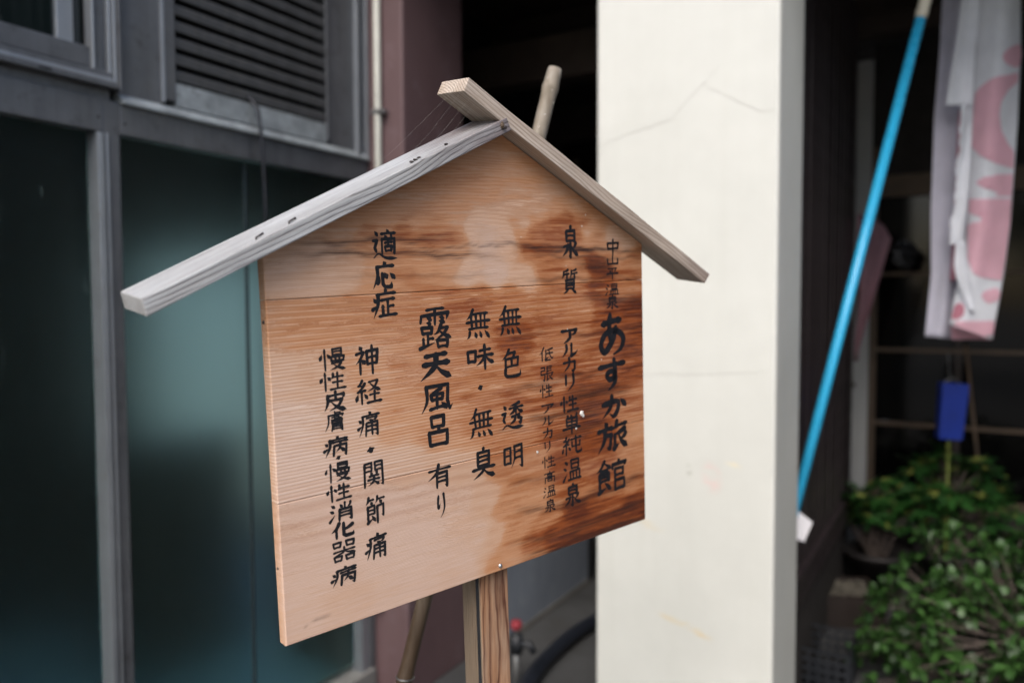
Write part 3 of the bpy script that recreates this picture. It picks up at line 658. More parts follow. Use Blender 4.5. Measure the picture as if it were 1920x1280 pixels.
plank(M['board_low'], 0.0, 0.1576, 44, 'lowest plank, pale with smooth grain on its left')
plank(M['board_mid'], 0.15795, 0.3748, 60, 'middle plank with strong ribbed grain')
plank(M['board_top'], 0.3753, None, 56, 'gable shaped top plank with dark resin streaks')

# roof boards: local X runs along the board, local Z is its thickness
def roof_board(p0, p1, th, mat, label, y0=-0.029, y1=0.029, cut0=0.0, cut1=0.0):
    d = Vector((p1[0] - p0[0], 0, p1[1] - p0[1])); L = d.length; d.normalize()
    n = Vector((0, -1, 0)).cross(d) * -1
    if n.z < 0: n = -n
    m = MB(); nx = 24
    # a slightly crooked sawn board
    rnd = random.Random(len(label)); 
    secs = []
    for i in range(nx + 1):
        x = L * i / nx; a = len(m.v)
        o_ = 0.0006 * math.sin(i * 0.9 + len(label)) + rnd.uniform(-0.0002, 0.0002)
        c0 = cut0 if i == 0 else 0; c1 = cut1 if i == nx else 0
        zr = 0.12 * (y1 - y0)
        m.v += [(x + c0, y0 + o_, 0), (x + c0, y1, zr), (x + c1, y1, th + zr), (x + c1, y0 + o_, th)]
    for i in range(nx):
        a = 4 * i
        for q in ((0, 4, 5, 1), (1, 5, 6, 2), (2, 6, 7, 3), (3, 7, 4, 0)): m.f.append(tuple(a + t for t in q))
    m.f.append((0, 1, 2, 3)); a = 4 * nx; m.f.append((a, a + 3, a + 2, a + 1))
    o = m.build('roof_board', mat, sg, bevel=0.0012)
    yv = n.cross(d)
    o.matrix_local = Matrix(((d.x, yv.x, n.x, p0[0]), (d.y, yv.y, n.y, 0), (d.z, yv.z, n.z, p0[1]), (0, 0, 0, 1)))
    o['label'] = label
    return o
rbL = roof_board((-0.1225, 0.3687), (0.3190, 0.5705), 0.0165, M['roof_left'], 'long silvery left roof board', cut0=-0.004, y0=-0.029)
rbR = roof_board((0.2455, 0.6100), (0.7190, 0.3648), 0.0190, M['roof_right'], 'brownish right roof board crossing over the ridge', cut1=0.006)
# post
pm = MB().box(0, 1.50, -0.0245, 0.0245, 0.0, 0.040).build('post', M['post_wood'], sg, bevel=0.0015)
pm.matrix_local = Matrix(((0, 1, 0, 0.3040), (0, 0, 1, 0.0160), (1, 0, 0, -1.075), (0, 0, 0, 1)))
pm['label'] = 'square timber post with wavy brown grain'
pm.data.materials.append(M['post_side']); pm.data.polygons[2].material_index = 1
MB().box(0.2788, 0.27945, 0.0185, 0.0245, -1.06, 0.03).build('dark_edge', M['tar'], sg)
# screws, staples, scraps
def dome(name, mat, u, y, v, r, rot=(R(90), 0, 0), sx=1):
    o = MB().lathe([(0.0001, r * 0.75), (r * 0.45, r * 0.66), (r * 0.8, r * 0.4), (r, 0.0), (r, -r * 0.3)], seg=12).build(name, mat, sg, loc=(u, y, v), rot=rot, smooth=True)
    o.scale = (sx, 1, 1); return o
dome('screw', M['steel'], 0.3027, 0.0, 0.0068, 0.0032)
dome('nail', M['rust'], -0.0002, 0.008, 0.352, 0.0022, rot=(0, R(-90), 0))
dome('nail', M['rust'], -0.0002, 0.009, 0.085, 0.0015, rot=(0, R(-90), 0))
def on_roofL(t, y=0.0, lift=0.0175):
    d = Vector((0.4452, 0.2035)).normalized(); n = Vector((-d.y, d.x)); p = Vector((-0.1262, 0.3670)) + d * t + n * lift
    return (p.x, y, p.y)
for t, y in ((0.130, -0.021), (0.168, -0.024)):
    a = Vector(on_roofL(t, y)); b = Vector(on_roofL(t + 0.011, y + 0.006))
    MB().tube([a, a + Vector((0, 0, 0.0022)), b + Vector((0, 0, 0.0022)), b], 0.0010, 6).build('staple', M['rust'], sg, smooth=True)
for k, (t, y) in enumerate(((0.345, -0.020), (0.352, -0.018), (0.338, -0.022), (0.395, -0.019))):
    MB().blob(on_roofL(t, y, 0.0185), 0.0020, k + 3, 1.5, 1, 0.7).build('debris_speck', M['rust'], sg)
MB().blob((0.3030, -0.031, 0.5755), 0.0034, 11, 0.8, 0.6, 1.2).build('wasp_mud', M['rail_wood'], sg)
MB().blob((0.3060, -0.033, 0.5725), 0.0022, 12, 1, 0.7, 1).build('debris_speck', M['rust'], sg)
for k, (u, v, r) in enumerate(((0.4617, 0.1890, 0.0036), (0.4650, 0.1850, 0.0020), (0.4502, 0.1686, 0.0014), (0.374, 0.148, 0.0018), (0.505, 0.262, 0.0009), (0.437, 0.312, 0.0008), (0.47, 0.455, 0.0010), (0.478, 0.471, 0.0010), (0.355, 0.44, 0.0006), (0.437, 0.40, 0.0006))):
    MB().blob((u, -0.0006, v), r, k + 30, 1.0, 0.3, 1.0).build('pale_fleck', M['paper_bit'], sg)

# ------------------------------------------------------------------ brush lettering
GL = {
'適': 'd 8,6 18,20|k 2,38 17,36 7,60 15,76|n 2,92 22,80 52,92 98,93|d 60,0 64,9|h 34,15 94,10|d 50,19 54,27|p 77,16 70,28|v 38,31 37,80|k 38,31 90,28 88,79 80,74|h 48,43 80,40|v 63,32 63,54|o 50,55 77,70',
'応': 'd 50,0 57,11|h 20,19 92,13|p 22,19 22,55 4,98|d 32,54 24,80|k 44,44 44,82 53,93 80,91 82,74|d 52,42 61,58|d 76,42 92,60',
'症': '@疒|h 34,38 90,33|v 62,37 62,88|h 64,60 88,57|v 42,57 42,88|h 26,92 98,87',
'慢': '@忄|v 48,4 48,32|z 48,4 84,2 84,30|h 48,17 82,16|h 48,31 84,30|v 42,40 44,58|z 42,40 93,37 90,56|v 59,40 59,56|v 75,39 75,56|h 42,58 92,57|h 44,69 82,65|p 82,65 70,84 38,98|n 50,72 70,88 99,98',
'性': '@忄|p 50,10 42,38|h 46,29 90,25|v 67,4 67,92|h 46,58 88,55|h 36,95 99,90',
'皮': 'p 20,21 18,60 4,97|h 20,22 87,17|p 87,17 80,36|v 52,2 52,44|h 22,46 79,43|p 79,43 62,74 24,97|n 34,54 60,82 98,97',
'膚': 'v 50,0 50,14|h 50,8 78,6|z 20,18 89,15 84,25|p 20,18 18,60 3,98|h 34,29 72,26|v 48,19 50,36|h 50,36 80,34|v 34,42 34,58|z 34,42 85,40 83,58|v 58,41 58,58|h 34,50 82,49|h 34,59 83,58|v 37,66 34,98|k 37,66 83,64 83,97 74,92|h 38,77 80,76|h 38,87 80,86',
'病': '@疒|h 32,31 97,26|v 40,47 36,98|k 40,47 91,44 88,97 78,90|p 65,29 62,58 46,80|d 63,56 80,78',
'神': 'd 18,2 27,13|h 4,27 34,23|p 34,23 20,46 2,62|v 20,46 20,98|d 26,48 38,60|v 48,20 50,66|z 48,20 95,16 91,64|h 50,42 90,39|h 50,65 91,62|v 71,0 71,99',
'経': '@糸|h 50,10 87,7|p 87,7 70,36 44,49|n 54,14 74,36 99,47|h 54,65 92,61|v 72,48 72,90|h 42,96 99,91',
'痛': '@疒|h 38,27 83,23|p 83,23 66,36|d 50,33 66,43|v 38,47 34,98|k 38,47 87,44 86,97 76,90|v 62,45 62,95|h 38,61 85,59|h 38,77 85,75',
'関': 'v 8,8 6,98|z 8,6 41,4 41,38|h 10,21 39,20|h 10,38 41,36|v 58,4 58,36|k 58,4 93,2 93,97 80,90|h 60,20 91,18|h 60,36 91,34|d 35,43 42,53|p 66,42 58,54|h 28,59 74,56|h 22,73 78,70|p 50,58 48,78 22,95|n 50,74 62,84 78,93',
'節': 'p 20,2 4,28|h 16,15 43,12|d 28,18 35,29|p 62,2 50,27|h 58,14 95,10|d 70,16 79,27|v 14,37 14,94|z 14,37 45,34 45,64|h 16,50 43,49|h 16,65 45,63|r 12,95 40,80|d 32,70 47,90|k 58,39 89,35 87,76 78,70|v 60,38 60,99',
'消': '@氵|v 65,0 65,32|d 44,8 53,23|p 90,4 77,25|v 42,37 40,98|k 42,37 91,34 91,97 80,90|h 44,55 89,53|h 44,73 89,71',
'化': 'p 35,2 22,34 2,58|v 22,36 22,99|p 92,22 72,40 46,53|k 55,4 54,82 63,93 94,91 97,70',
'器': 'o 8,4 38,27|o 60,3 92,27|h 6,51 95,46|p 51,32 46,56 5,72|n 50,49 66,60 99,69|o 10,75 40,97|o 58,75 90,97',
'露': 'h 24,2 78,0|v 10,17 6,34|k 10,16 92,12 85,29|v 50,2 50,40|d 24,23 37,28|d 23,33 35,38|d 62,21 76,26|d 62,31 77,36|o 8,47 40,61|v 26,62 26,91|h 26,75 43,73|v 12,73 12,93|r 2,97 46,85|p 66,42 58,57 44,65|h 62,51 87,48|p 87,48 72,65 46,79|n 58,54 78,67 99,76|o 55,80 86,96',
'天': 'h 16,11 85,6|h 10,42 92,37|p 50,10 46,52 1,97|n 50,44 68,72 99,93',
'風': 'p 18,6 18,56 1,98|k 18,6 85,2 82,60 89,92 99,76|p 64,13 48,22 32,26|o 32,35 68,54|v 50,23 50,85|h 26,87 72,79|d 64,67 77,86',
'呂': 'o 22,3 77,36|p 53,38 44,51|o 12,54 90,96',
'有': 'h 5,23 95,17|p 46,0 34,37 1,61|v 36,38 36,98|k 36,38 79,35 79,97 68,90|h 38,56 77,54|h 38,74 77,72',
'り': 'c 22,4 13,38 19,58 38,40|p 78,0 86,50 68,80 38,99',
'無': 'p 30,0 18,22 3,34|h 24,17 91,13|h 3,45 99,40|v 22,20 26,64|v 42,18 44,64|v 61,17 61,64|v 79,16 77,64|h 13,67 91,63|p 16,76 3,99|d 36,78 41,95|d 56,76 63,95|d 76,74 94,97',
'味': 'o 2,25 32,66|h 46,25 89,21|h 38,47 98,42|v 67,2 67,99|p 65,46 54,66 34,83|n 68,46 82,65 101,78',
'臭': 'p 51,0 42,13|v 26,14 26,58|z 26,14 75,12 75,58|h 28,28 73,27|h 28,43 73,41|h 28,58 75,57|h 3,70 97,64|p 50,58 46,78 5,99|n 50,70 68,86 99,97',
'色': 'p 39,0 26,18 5,35|h 33,13 67,10|p 67,10 54,27|v 22,32 22,62|z 22,32 85,28 83,56|v 52,31 52,58|h 22,61 84,57|c 22,60 19,84 30,95 70,96 93,91 94,74',
'透': 'd 8,6 18,20|k 2,38 17,36 7,60 15,76|n 2,94 22,82 52,94 98,95|p 78,0 56,7 38,9|h 34,21 97,16|v 64,6 64,43|p 62,20 50,34 33,43|n 66,20 80,32 98,39|h 44,52 79,47|p 60,51 56,68 36,80|k 79,47 73,59 88,61 83,79 73,74',
'明': 'v 6,14 6,78|z 6,14 37,11 37,76|h 8,44 35,43|h 8,77 37,75|p 57,6 56,60 38,98|k 57,6 93,2 93,97 80,88|h 59,33 91,30|h 59,59 91,56',
'低': 'p 31,0 18,32 0,52|v 18,34 18,99|p 93,8 68,16 44,21|v 46,20 44,84|r 42,88 68,74|h 46,47 95,42|c 68,18 73,56 88,86 99,70|h 42,99 78,96',
'張': 'z 4,8 33,6 33,28|h 5,30 33,28|v 6,30 4,55|k 4,55 35,52 30,97 17,88|v 51,4 51,48|h 51,4 89,1|h 53,18 85,15|h 53,33 85,30|h 36,51 99,46|v 53,51 52,92|r 50,94 72,80|p 91,56 73,66|n 62,53 78,80 99,95',
'ア': 'h 3,17 94,11|p 94,11 84,32 62,45|p 54,33 50,66 13,99',
'ル': 'p 27,8 28,50 1,97|v 58,2 58,90|r 57,91 82,76 99,50',
'カ': 'h 5,33 87,27|k 87,27 83,80 72,96 60,84|p 46,0 43,50 5,97',
'リ': 'v 18,6 18,62|p 82,2 82,60 32,99',
'高': 'v 50,0 50,13|h 3,19 97,14|o 30,27 70,42|v 12,53 10,98|k 12,53 91,50 91,97 80,90|o 33,65 68,84',
'温': '@氵|o 44,4 88,44|h 46,24 86,23|v 38,57 40,91|z 38,57 93,54 91,91|v 56,57 56,91|v 74,56 74,91|h 28,95 101,92',
'泉': 'p 53,0 44,12|v 26,14 26,46|z 26,14 77,11 77,44|h 28,29 75,28|h 28,45 77,44|k 50,48 50,98 39,90|h 9,63 36,59|p 36,59 24,80 1,93|p 84,51 64,67|n 54,58 74,80 99,93',
'純': '@糸|h 46,19 99,14|v 52,34 52,58|h 52,59 94,56|v 92,32 92,58|k 72,2 72,82 80,93 99,89 99,72',
'単': 'd 24,3 31,15|d 46,1 51,13|p 79,0 68,14|v 22,22 22,58|z 22,22 81,19 81,56|h 24,40 79,38|h 22,58 81,56|h 1,75 99,70|v 51,22 51,101',
'質': 'p 41,2 16,8|p 16,8 12,26 3,39|h 16,21 47,18|v 34,19 33,39|p 92,0 62,6|p 62,6 60,24 51,37|h 62,19 99,15|v 81,18 81,39|v 26,45 26,82|z 26,45 77,42 77,80|h 28,57 75,55|h 28,69 75,67|h 26,81 77,80|p 39,84 11,99|d 62,84 88,99',
'中': 'v 9,27 13,64|z 9,27 93,22 87,61|h 13,63 88,59|v 50,0 50,101',
'山': 'v 50,3 50,86|v 10,40 12,90|h 12,92 91,87|v 91,36 91,92',
'平': 'h 13,9 87,5|d 28,20 35,38|p 75,18 64,37|h 3,53 99,48|v 50,8 50,101',
'あ': 'h 12,23 84,15|c 44,0 40,44 52,76|c 66,32 54,62 22,90 6,74 26,46 68,40 95,58 86,84 54,99',
'す': 'h 1,23 99,15|c 58,0 61,50 42,65 29,48 46,37 62,50 60,78 36,101',
'か': 'c 3,36 38,27 68,30 62,70 46,95 32,82|p 41,0 35,50 1,97|d 76,19 98,50',
'旅': 'd 24,0 31,12|h 1,25 51,20|p 24,24 20,60 0,94|k 22,43 45,40 40,86 27,80|p 65,1 50,28|h 60,17 99,12|p 92,30 72,38 54,43|v 58,44 57,84|r 54,88 72,76|p 94,44 77,59|n 70,40 80,68 101,90',
'館': 'p 26,0 14,18 0,31|n 26,5 38,16 50,24|h 15,29 37,27|v 10,38 10,92|z 10,38 41,36 41,60|h 12,49 39,48|h 12,61 41,59|r 8,94 34,80|d 27,66 45,88|d 72,0 76,9|v 54,15 52,29|k 54,16 99,12 92,26|v 62,30 62,96|z 62,30 89,29 89,50|h 62,50 89,49|z 62,66 93,64 93,92|h 62,95 93,93',
'・': 'd 40,20 60,80',
}
COMP = {'疒': 'd 50,0 57,10|h 18,19 96,13|p 22,19 22,52 4,99|d 3,32 13,43|r 0,68 18,56', '忄': 'v 18,4 18,99|d 6,28 0,50|d 27,26 36,42',
        '氵': 'd 8,7 22,20|d 1,36 15,47|r 0,95 22,62', '糸': 'p 25,2 8,24|h 8,24 26,26|p 36,16 6,49|h 6,50 37,44|v 22,46 22,99|d 8,60 2,84|d 33,58 42,76'}
def catmull(pts, n):
    P_ = [pts[0]] + pts + [pts[-1]]; out = []
    for i in range(1, len(P_) - 2):
        for k in range(n):
            t = k / n
            out.append(tuple(0.5 * (2 * P_[i][a] + (P_[i + 1][a] - P_[i - 1][a]) * t + (2 * P_[i - 1][a] - 5 * P_[i][a] + 4 * P_[i + 1][a] - P_[i + 2][a]) * t * t
                       + (-P_[i - 1][a] + 3 * P_[i][a] - 3 * P_[i + 1][a] + P_[i + 2][a]) * t ** 3) for a in (0, 1)))
    out.append(pts[-1]); return out
def lerp_tab(tab, t):
    for (a, x), (b, y) in zip(tab, tab[1:]):
        if t <= b: return x + (y - x) * (t - a) / (b - a)
    return tab[-1][1]
PROF = {'h': [(0, .75), (.06, 1.05), (.2, .78), (.75, .80), (.93, 1.15), (1, .7)], 'v': [(0, .95), (.07, 1.2), (.25, .92), (.85, .98), (1, .75)],
        'p': [(0, 1.15), (.15, 1.15), (.6, .85), (1, .10)], 'n': [(0, .35), (.4, .85), (.80, 1.45), (1, .12)],
        'd': [(0, .25), (.45, 1.05), (.8, 1.3), (1, .75)], 'k': [(0, .9), (.08, 1.05), (.8, 1.05), (.9, .9), (1, .12)],
        'z': [(0, .9), (.1, 1.0), (.9, 1.0), (1, .8)], 'r': [(0, 1.25), (.3, 1.0), (1, .12)], 'c': [(0, .8), (.1, 1.15), (.5, .95), (.8, 1.05), (1, .2)], 'o': [(0, 1), (1, 1)]}
def strokes(ch):
    out = []
    for s in GL[ch].split('|'):
        if s[0] == '@': out += COMP[s[1]].split('|')
        else: out.append(s)
    res = []
    for s in out:
        t, *p = s.split(); p = [tuple(float(x) for x in q.split(',')) for q in p]
        if t == 'o':
            (x0, y0), (x1, y1) = p
            res.append(('v', [(x0, y0), (x0 + 2, y1)])); res.append(('z', [(x0, y0), (x1, y0 - 1), (x1 - 2, y1)])); res.append(('h', [(x0 + 2, y1), (x1 - 2, y1 - 1)]))
        else: res.append((t, p))
    return res
def write(m, ch, uc, vc, w_, h_, rnd, heavy=1.0):
    st = strokes(ch); n = len(st)
    wt = (13.0 if n <= 4 else 11.0 if n <= 7 else 9.2 if n <= 11 else 7.8 if n <= 15 else 6.8) * heavy
    sx, sy = w_ / 100, h_ / 100; ref = (sx + sy) / 2
    for k, (t, p) in enumerate(st):
        p = [(x + rnd.uniform(-1.1, 1.1), y + rnd.uniform(-1.1, 1.1)) for x, y in p]
        if t in 'pn' and len(p) == 2:
            (x0, y0), (x1, y1) = p; p = [p[0], ((x0 + x1) / 2 + (3 if t == 'p' else -2), (y0 + y1) / 2 + (2 if t == 'p' else 3)), p[1]]
        if t in 'hd' and len(p) == 2:
            (x0, y0), (x1, y1) = p; p = [p[0], ((x0 + x1) / 2, (y0 + y1) / 2 - (1.2 if t == 'h' else 0.5)), p[1]]
        pts = catmull(p, 7) if t in 'pnchdrv' else None
        if pts is None:
            pts = []
            for a, b in zip(p, p[1:]):
                for q in range(6): pts.append((a[0] + (b[0] - a[0]) * q / 6, a[1] + (b[1] - a[1]) * q / 6))
            pts.append(p[-1])
        L = [0.0]
        for a, b in zip(pts, pts[1:]): L.append(L[-1] + math.hypot((b[0] - a[0]) * sx, (b[1] - a[1]) * sy))
        tot = L[-1] or 1e-6; km = rnd.uniform(0.88, 1.12)
        y_ = -0.00018 - 0.000012 * k
        Q = []
        for i, (x, y) in enumerate(pts):
            hw = 0.5 * wt * ref * km * lerp_tab(PROF[t], L[i] / tot) * rnd.uniform(0.95, 1.06)
            if t == 'd': hw *= 1.12
            Q.append((uc + (x - 50) * sx, vc - (y - 50) * sy, max(hw, 0.00012)))
        b = len(m.v)
        for i, (x, z, hw) in enumerate(Q):
            x0, z0, _ = Q[max(i - 1, 0)]; x1, z1, _ = Q[min(i + 1, len(Q) - 1)]
            dx, dz = x1 - x0, z1 - z0; l = math.hypot(dx, dz) or 1e-9
            nx, nz = -dz / l * hw, dx / l * hw
            m.v += [(x + nx, y_, z + nz), (x - nx, y_, z - nz)]
        m.f += [(b + 2 * i, b + 2 * i + 1, b + 2 * i + 3, b + 2 * i + 2) for i in range(len(Q) - 1)]
        # round joints and ends
        marks = {0, len(Q) - 1}
        if t in 'kz': marks |= set(range(0, len(Q), 6))
        for i in marks:
            x, z, hw = Q[i]; c0 = len(m.v)
            for a in range(10):
                th = 2 * math.pi * a / 10; m.v.append((x + hw * 1.0 * math.cos(th), y_ - 0.000006, z + hw * 1.0 * math.sin(th)))
            m.f.append(tuple(range(c0, c0 + 10)))
CHARS = [('適','A',0.1466,0.4313,0.0321,0.0339),('応','A',0.1433,0.3963,0.032,0.0304),('症','A',0.143,0.3637,0.0321,0.0325),('慢','B',0.0732,0.3064,0.0312,0.0237),('性','B',0.0728,0.282,0.0306,0.0198),('皮','B',0.0732,0.2595,0.0287,0.0215),('膚','B',0.0719,0.2369,0.0261,0.0215),('病','B',0.0723,0.2087,0.0302,0.0214),('・','B',0.0733,0.196,0.0046,0.0036),('慢','B',0.0732,0.1793,0.0314,0.0208),('性','B',0.0733,0.1559,0.0304,0.0183),('消','B',0.0744,0.1332,0.0298,0.0199),('化','B',0.0749,0.112,0.0293,0.0161),('器','B',0.0749,0.0879,0.0307,0.022),('病','B',0.074,0.0589,0.0321,0.0204),('神','C',0.1161,0.3012,0.0304,0.0313),('経','C',0.1162,0.2648,0.0333,0.0269),('痛','C',0.1149,0.2275,0.0292,0.0275),('・','C',0.1151,0.1978,0.0063,0.006),('関','C',0.1178,0.1682,0.0274,0.0285),('節','C',0.1176,0.1258,0.0275,0.0313),('痛','C',0.1174,0.0825,0.0293,0.0296),('露','D',0.2128,0.3296,0.0481,0.0474),('天','D',0.2115,0.2836,0.0467,0.0322),('風','D',0.2116,0.244,0.0477,0.0328),('呂','D',0.2109,0.2041,0.0343,0.0366),('有','D',0.2109,0.1469,0.0365,0.028),('り','D',0.2113,0.1089,0.0137,0.0287),('無','E',0.2789,0.3307,0.039,0.0358),('味','E',0.2809,0.288,0.0429,0.0306),('・','E',0.2786,0.2499,0.0069,0.0062),('無','E',0.2787,0.2029,0.0389,0.0359),('臭','E',0.2798,0.1504,0.0378,0.038),('無','F',0.3328,0.3314,0.0382,0.0366),('色','F',0.3322,0.2743,0.0342,0.0362),('透','F',0.3328,0.2042,0.0381,0.0337),('明','F',0.331,0.1496,0.0348,0.0304),('低','G',0.3958,0.2807,0.0264,0.0175),('張','G',0.3957,0.2537,0.024,0.0196),('性','G',0.3949,0.23,0.024,0.0177),('ア','G',0.3958,0.2053,0.0237,0.0131),('ル','G',0.3957,0.1883,0.0228,0.012),('カ','G',0.3953,0.1706,0.0201,0.0138),('リ','G',0.3935,0.1517,0.0134,0.014),('性','G',0.3958,0.1306,0.0249,0.0158),('高','G',0.3961,0.1088,0.0216,0.0156),('温','G',0.3954,0.0884,0.0229,0.0153),('泉','G',0.3959,0.0681,0.0223,0.0175),('泉','H',0.4465,0.4322,0.0311,0.0414),('質','H',0.4437,0.3784,0.0315,0.032),('ア','I',0.441,0.3021,0.0326,0.0205),('ル','I',0.4415,0.2816,0.032,0.0178),('カ','I',0.4409,0.261,0.0276,0.019),('リ','I',0.4396,0.2364,0.0223,0.023),('性','I',0.4388,0.2062,0.0345,0.0219),('単','I',0.4413,0.1769,0.0351,0.0266),('純','I',0.4409,0.1461,0.0384,0.0258),('温','I',0.4406,0.1105,0.0348,0.0306),('泉','I',0.4406,0.0738,0.0327,0.0305),('中','J',0.5344,0.4253,0.0278,0.0216),('山','J',0.5331,0.4062,0.0271,0.0134),('平','J',0.5323,0.3866,0.0255,0.0165),('温','J',0.5313,0.3635,0.0277,0.0159),('泉','J',0.531,0.3445,0.0274,0.0185),('あ','K',0.5292,0.2967,0.0529,0.0588),('す','K',0.5277,0.2374,0.0553,0.0431),('か','K',0.5313,0.1889,0.0525,0.0312),('旅','K',0.5274,0.1436,0.0634,0.045),('館','K',0.5232,0.0846,0.0652,0.0472)]
LBL = {'A': 'column heading 適応症', 'B': 'leftmost long column of fine characters 慢性皮膚病・慢性消化器病', 'C': 'column reading 神経痛・関節痛', 'D': 'bold column reading 露天風呂有り', 'E': 'column reading 無味・無臭', 'F': 'column reading 無色透明',
       'G': 'thin small column reading 低張性アルカリ性高温泉', 'H': 'column heading 泉質', 'I': 'column reading アルカリ性単純温泉', 'J': 'small column at top right reading 中山平温泉', 'K': 'boldest column at the right edge reading あすか旅館'}
HV = {'A': 1.32, 'B': 1.32, 'C': 1.34, 'D': 1.32, 'E': 1.28, 'F': 1.25, 'G': 1.12, 'H': 1.35, 'I': 1.36, 'J': 1.2, 'K': 1.42}
SEG = {'D': ('露天風呂', '有り'), 'E': ('無味・', '無臭'), 'F': ('無色', '透明'), 'G': ('低張性', 'アルカリ性高温泉')}
jobs = []
for gk in 'ABCDEFGHIJK':
    q = [c_ for c_ in CHARS if c_[1] == gk]
    for sgm in SEG.get(gk, (None,)):
        n_ = len(sgm) if sgm else len(q)
        jobs.append((gk, q[:n_], ('column reading ' + sgm) if sgm else LBL[gk])); q = q[n_:]
for gk, chs, lb in jobs:
    m = MB(); rnd = random.Random(ord(gk) + len(chs))
    for (ch, gg, u, v, w_, h_) in chs:
        if True:
            write(m, ch, u + rnd.uniform(-.0003, .0003), v, w_, h_ * 1.03, rnd, HV[gk] * (6.5 if ch == '・' else 1) * (0.8 if ch in '有り' and gk == 'D' else 1))
    o = m.build('brush_lettering', M['ink'], sg); o['label'] = lb

# a few cobweb threads between roof ends
for k, (a, b) in enumerate((((0.250, -0.020, 0.612), (0.155, -0.010, 0.512)), ((0.262, -0.022, 0.606), (0.176, -0.014, 0.522)), ((0.249, 0.0, 0.613), (0.10, 0.0, 0.488)), ((0.27, -0.02, 0.6), (0.205, -0.012, 0.535)))):
    MB().tube([a, ((a[0] + b[0]) / 2, a[1], (a[2] + b[2]) / 2 - 0.002), b], 0.000022, 4, False).build('cobweb_thread', M['paper_bit'], sg)

# ------------------------------------------------------------------ bamboo prop
bb = empty('bamboo_pole', 'weathered bamboo cane leaning behind the wooden sign', 'bamboo cane')
top = Vector((0.0760, 1.400, 1.8520)); bot0 = Vector((-0.1800, 1.28, 0.825)); dr = (top - bot0).normalized()
foot = bot0 + dr * (-(0.825 - 0.0) / dr.z); L = (top - foot).length
prof = []; rb = 0.0150
knots = [L - 0.036, L - 0.40, L - 0.78, L - 1.055, L - 1.42, L - 1.72]
zz = 0.0; pts, rs = [], []
steps = sorted(set([0.0, L] + [k + d for k in knots for d in (-0.02, -0.006, -0.001, 0.001, 0.006, 0.02) if 0 < k + d < L] + [L * i / 14 for i in range(1, 14)]))
for t in steps:
    dk = min(abs(t - k) for k in knots)
    r = 0.0130 - 0.0010 * (1 - t / L) + (0.0017 if dk < 0.002 else 0.0008 if dk < 0.007 else 0.0)
    if t == L: r -= 0.0012
    pts.append(foot + dr * t); rs.append(r)
MB().tube(pts, rs, 20).build('cane', M['bamboo'], bb, smooth=True)
kp = foot + dr * knots[3]
a_ = dr.cross(Vector((0, 0, 1))).normalized(); b_ = dr.cross(a_)
ringp = [kp + (a_ * math.cos(t) + b_ * math.sin(t)) * 0.0142 + dr * 0.003 * math.sin(t) for t in [2 * math.pi * i / 20 for i in range(21)]]
MB().tube(ringp, 0.0014, 6, False).build('wire_tie', M['wire'], bb, smooth=True)
for k in range(7):
    t = L - 0.02 - 0.022 * k; th = random.uniform(-1.2, 1.2)
    p = foot + dr * t + (Vector((math.sin(th), -math.cos(th), 0))) * 0.0136
    MB().blob(p, 0.0008, k).build('pale_fleck', M['paper_bit'], bb)

# ------------------------------------------------------------------ tap and hose
tp = empty('garden_tap', 'small standpipe tap with red handle behind the sign post', 'tap', (0.012, 2.92, -0.03))
MB().tube([(0, 0, 0), (0, 0, 0.21)], 0.013, 12).build('standpipe', M['wire'], tp, smooth=True)
MB().tube([(0, 0, 0.17), (0, 0, 0.24)], 0.024, 12).build('valve_body', M['crate'], tp, smooth=True)
MB().tube([(0, 0, 0.205), (0.05, -0.02, 0.21), (0.065, -0.026, 0.18)], 0.014, 10).build('spout', M['crate'], tp, smooth=True)
MB().lathe([(0.001, 0.032), (0.018, 0.030), (0.024, 0.014), (0.018, 0.0)], (0, 0, 0.262), 12).build('handle', M['red'], tp, smooth=True)
MB().tube([(0, 0, 0.238), (0, 0, 0.264)], 0.006, 8).build('stem', M['wire'], tp)
hp = [(-0.03, 2.62, 0.035), (0.02, 2.78, 0.035), (0.085, 2.98, 0.035), (0.16, 3.15, 0.035), (0.27, 3.34, 0.035), (0.40, 3.50, 0.036), (0.56, 3.60, 0.038), (0.8, 3.66, 0.035)]
hs = [Vector(p) for p in hp]
tag(MB().tube([tuple(q) + (0.036,) for q in catmull([(p.x, p.y) for p in hs], 6)], 0.031, 14).build('black_hose', M['cable'], smooth=True), 'thick black hose curving over the concrete floor behind the pillar', 'hose')

# ------------------------------------------------------------------ blue banner pole with nobori banner
bp = empty('blue_pole', 'bright blue banner pole leaning to the right beside the pillar', 'pole', (0.757, 2.62, 0))
pd = Vector((0.2399, 0.0, 1.0)).normalized()
MB().tube([(0, 0, 0), tuple(pd * 2.43)], 0.0163, 18).build('shaft', M['blue_pole'], bp, smooth=True)
MB().tube([tuple(pd * 2.425), tuple(pd * 2.45), tuple(pd * 2.455), tuple(pd * 2.47), tuple(pd * 2.53)], [0.0185, 0.0195, 0.0175, 0.0195, 0.0188], 16).build('joint_cap', M['cream_cap'], bp, smooth=True)
MB().tube([tuple(pd * 2.53), tuple(pd * 3.1)], 0.012, 12).build('upper_shaft', M['cream_cap'], bp, smooth=True)
tgm = MB()
tgm.v = [(0.938, 2.612, 0.757), (0.990, 2.60, 0.716), (0.965, 2.60, 0.654), (0.930, 2.612, 0.664), (0.941, 2.616, 0.759), (0.993, 2.604, 0.718), (0.968, 2.604, 0.656), (0.933, 2.616, 0.666)]
tgm.f = [(0, 3, 2, 1), (4, 5, 6, 7), (0, 1, 5, 4), (1, 2, 6, 5), (2, 3, 7, 6), (3, 0, 4, 7)]
tag(tgm.build('paper_tag', M['white_tag']), 'crumpled white paper tag hanging low beside the pillar edge', 'paper tag')

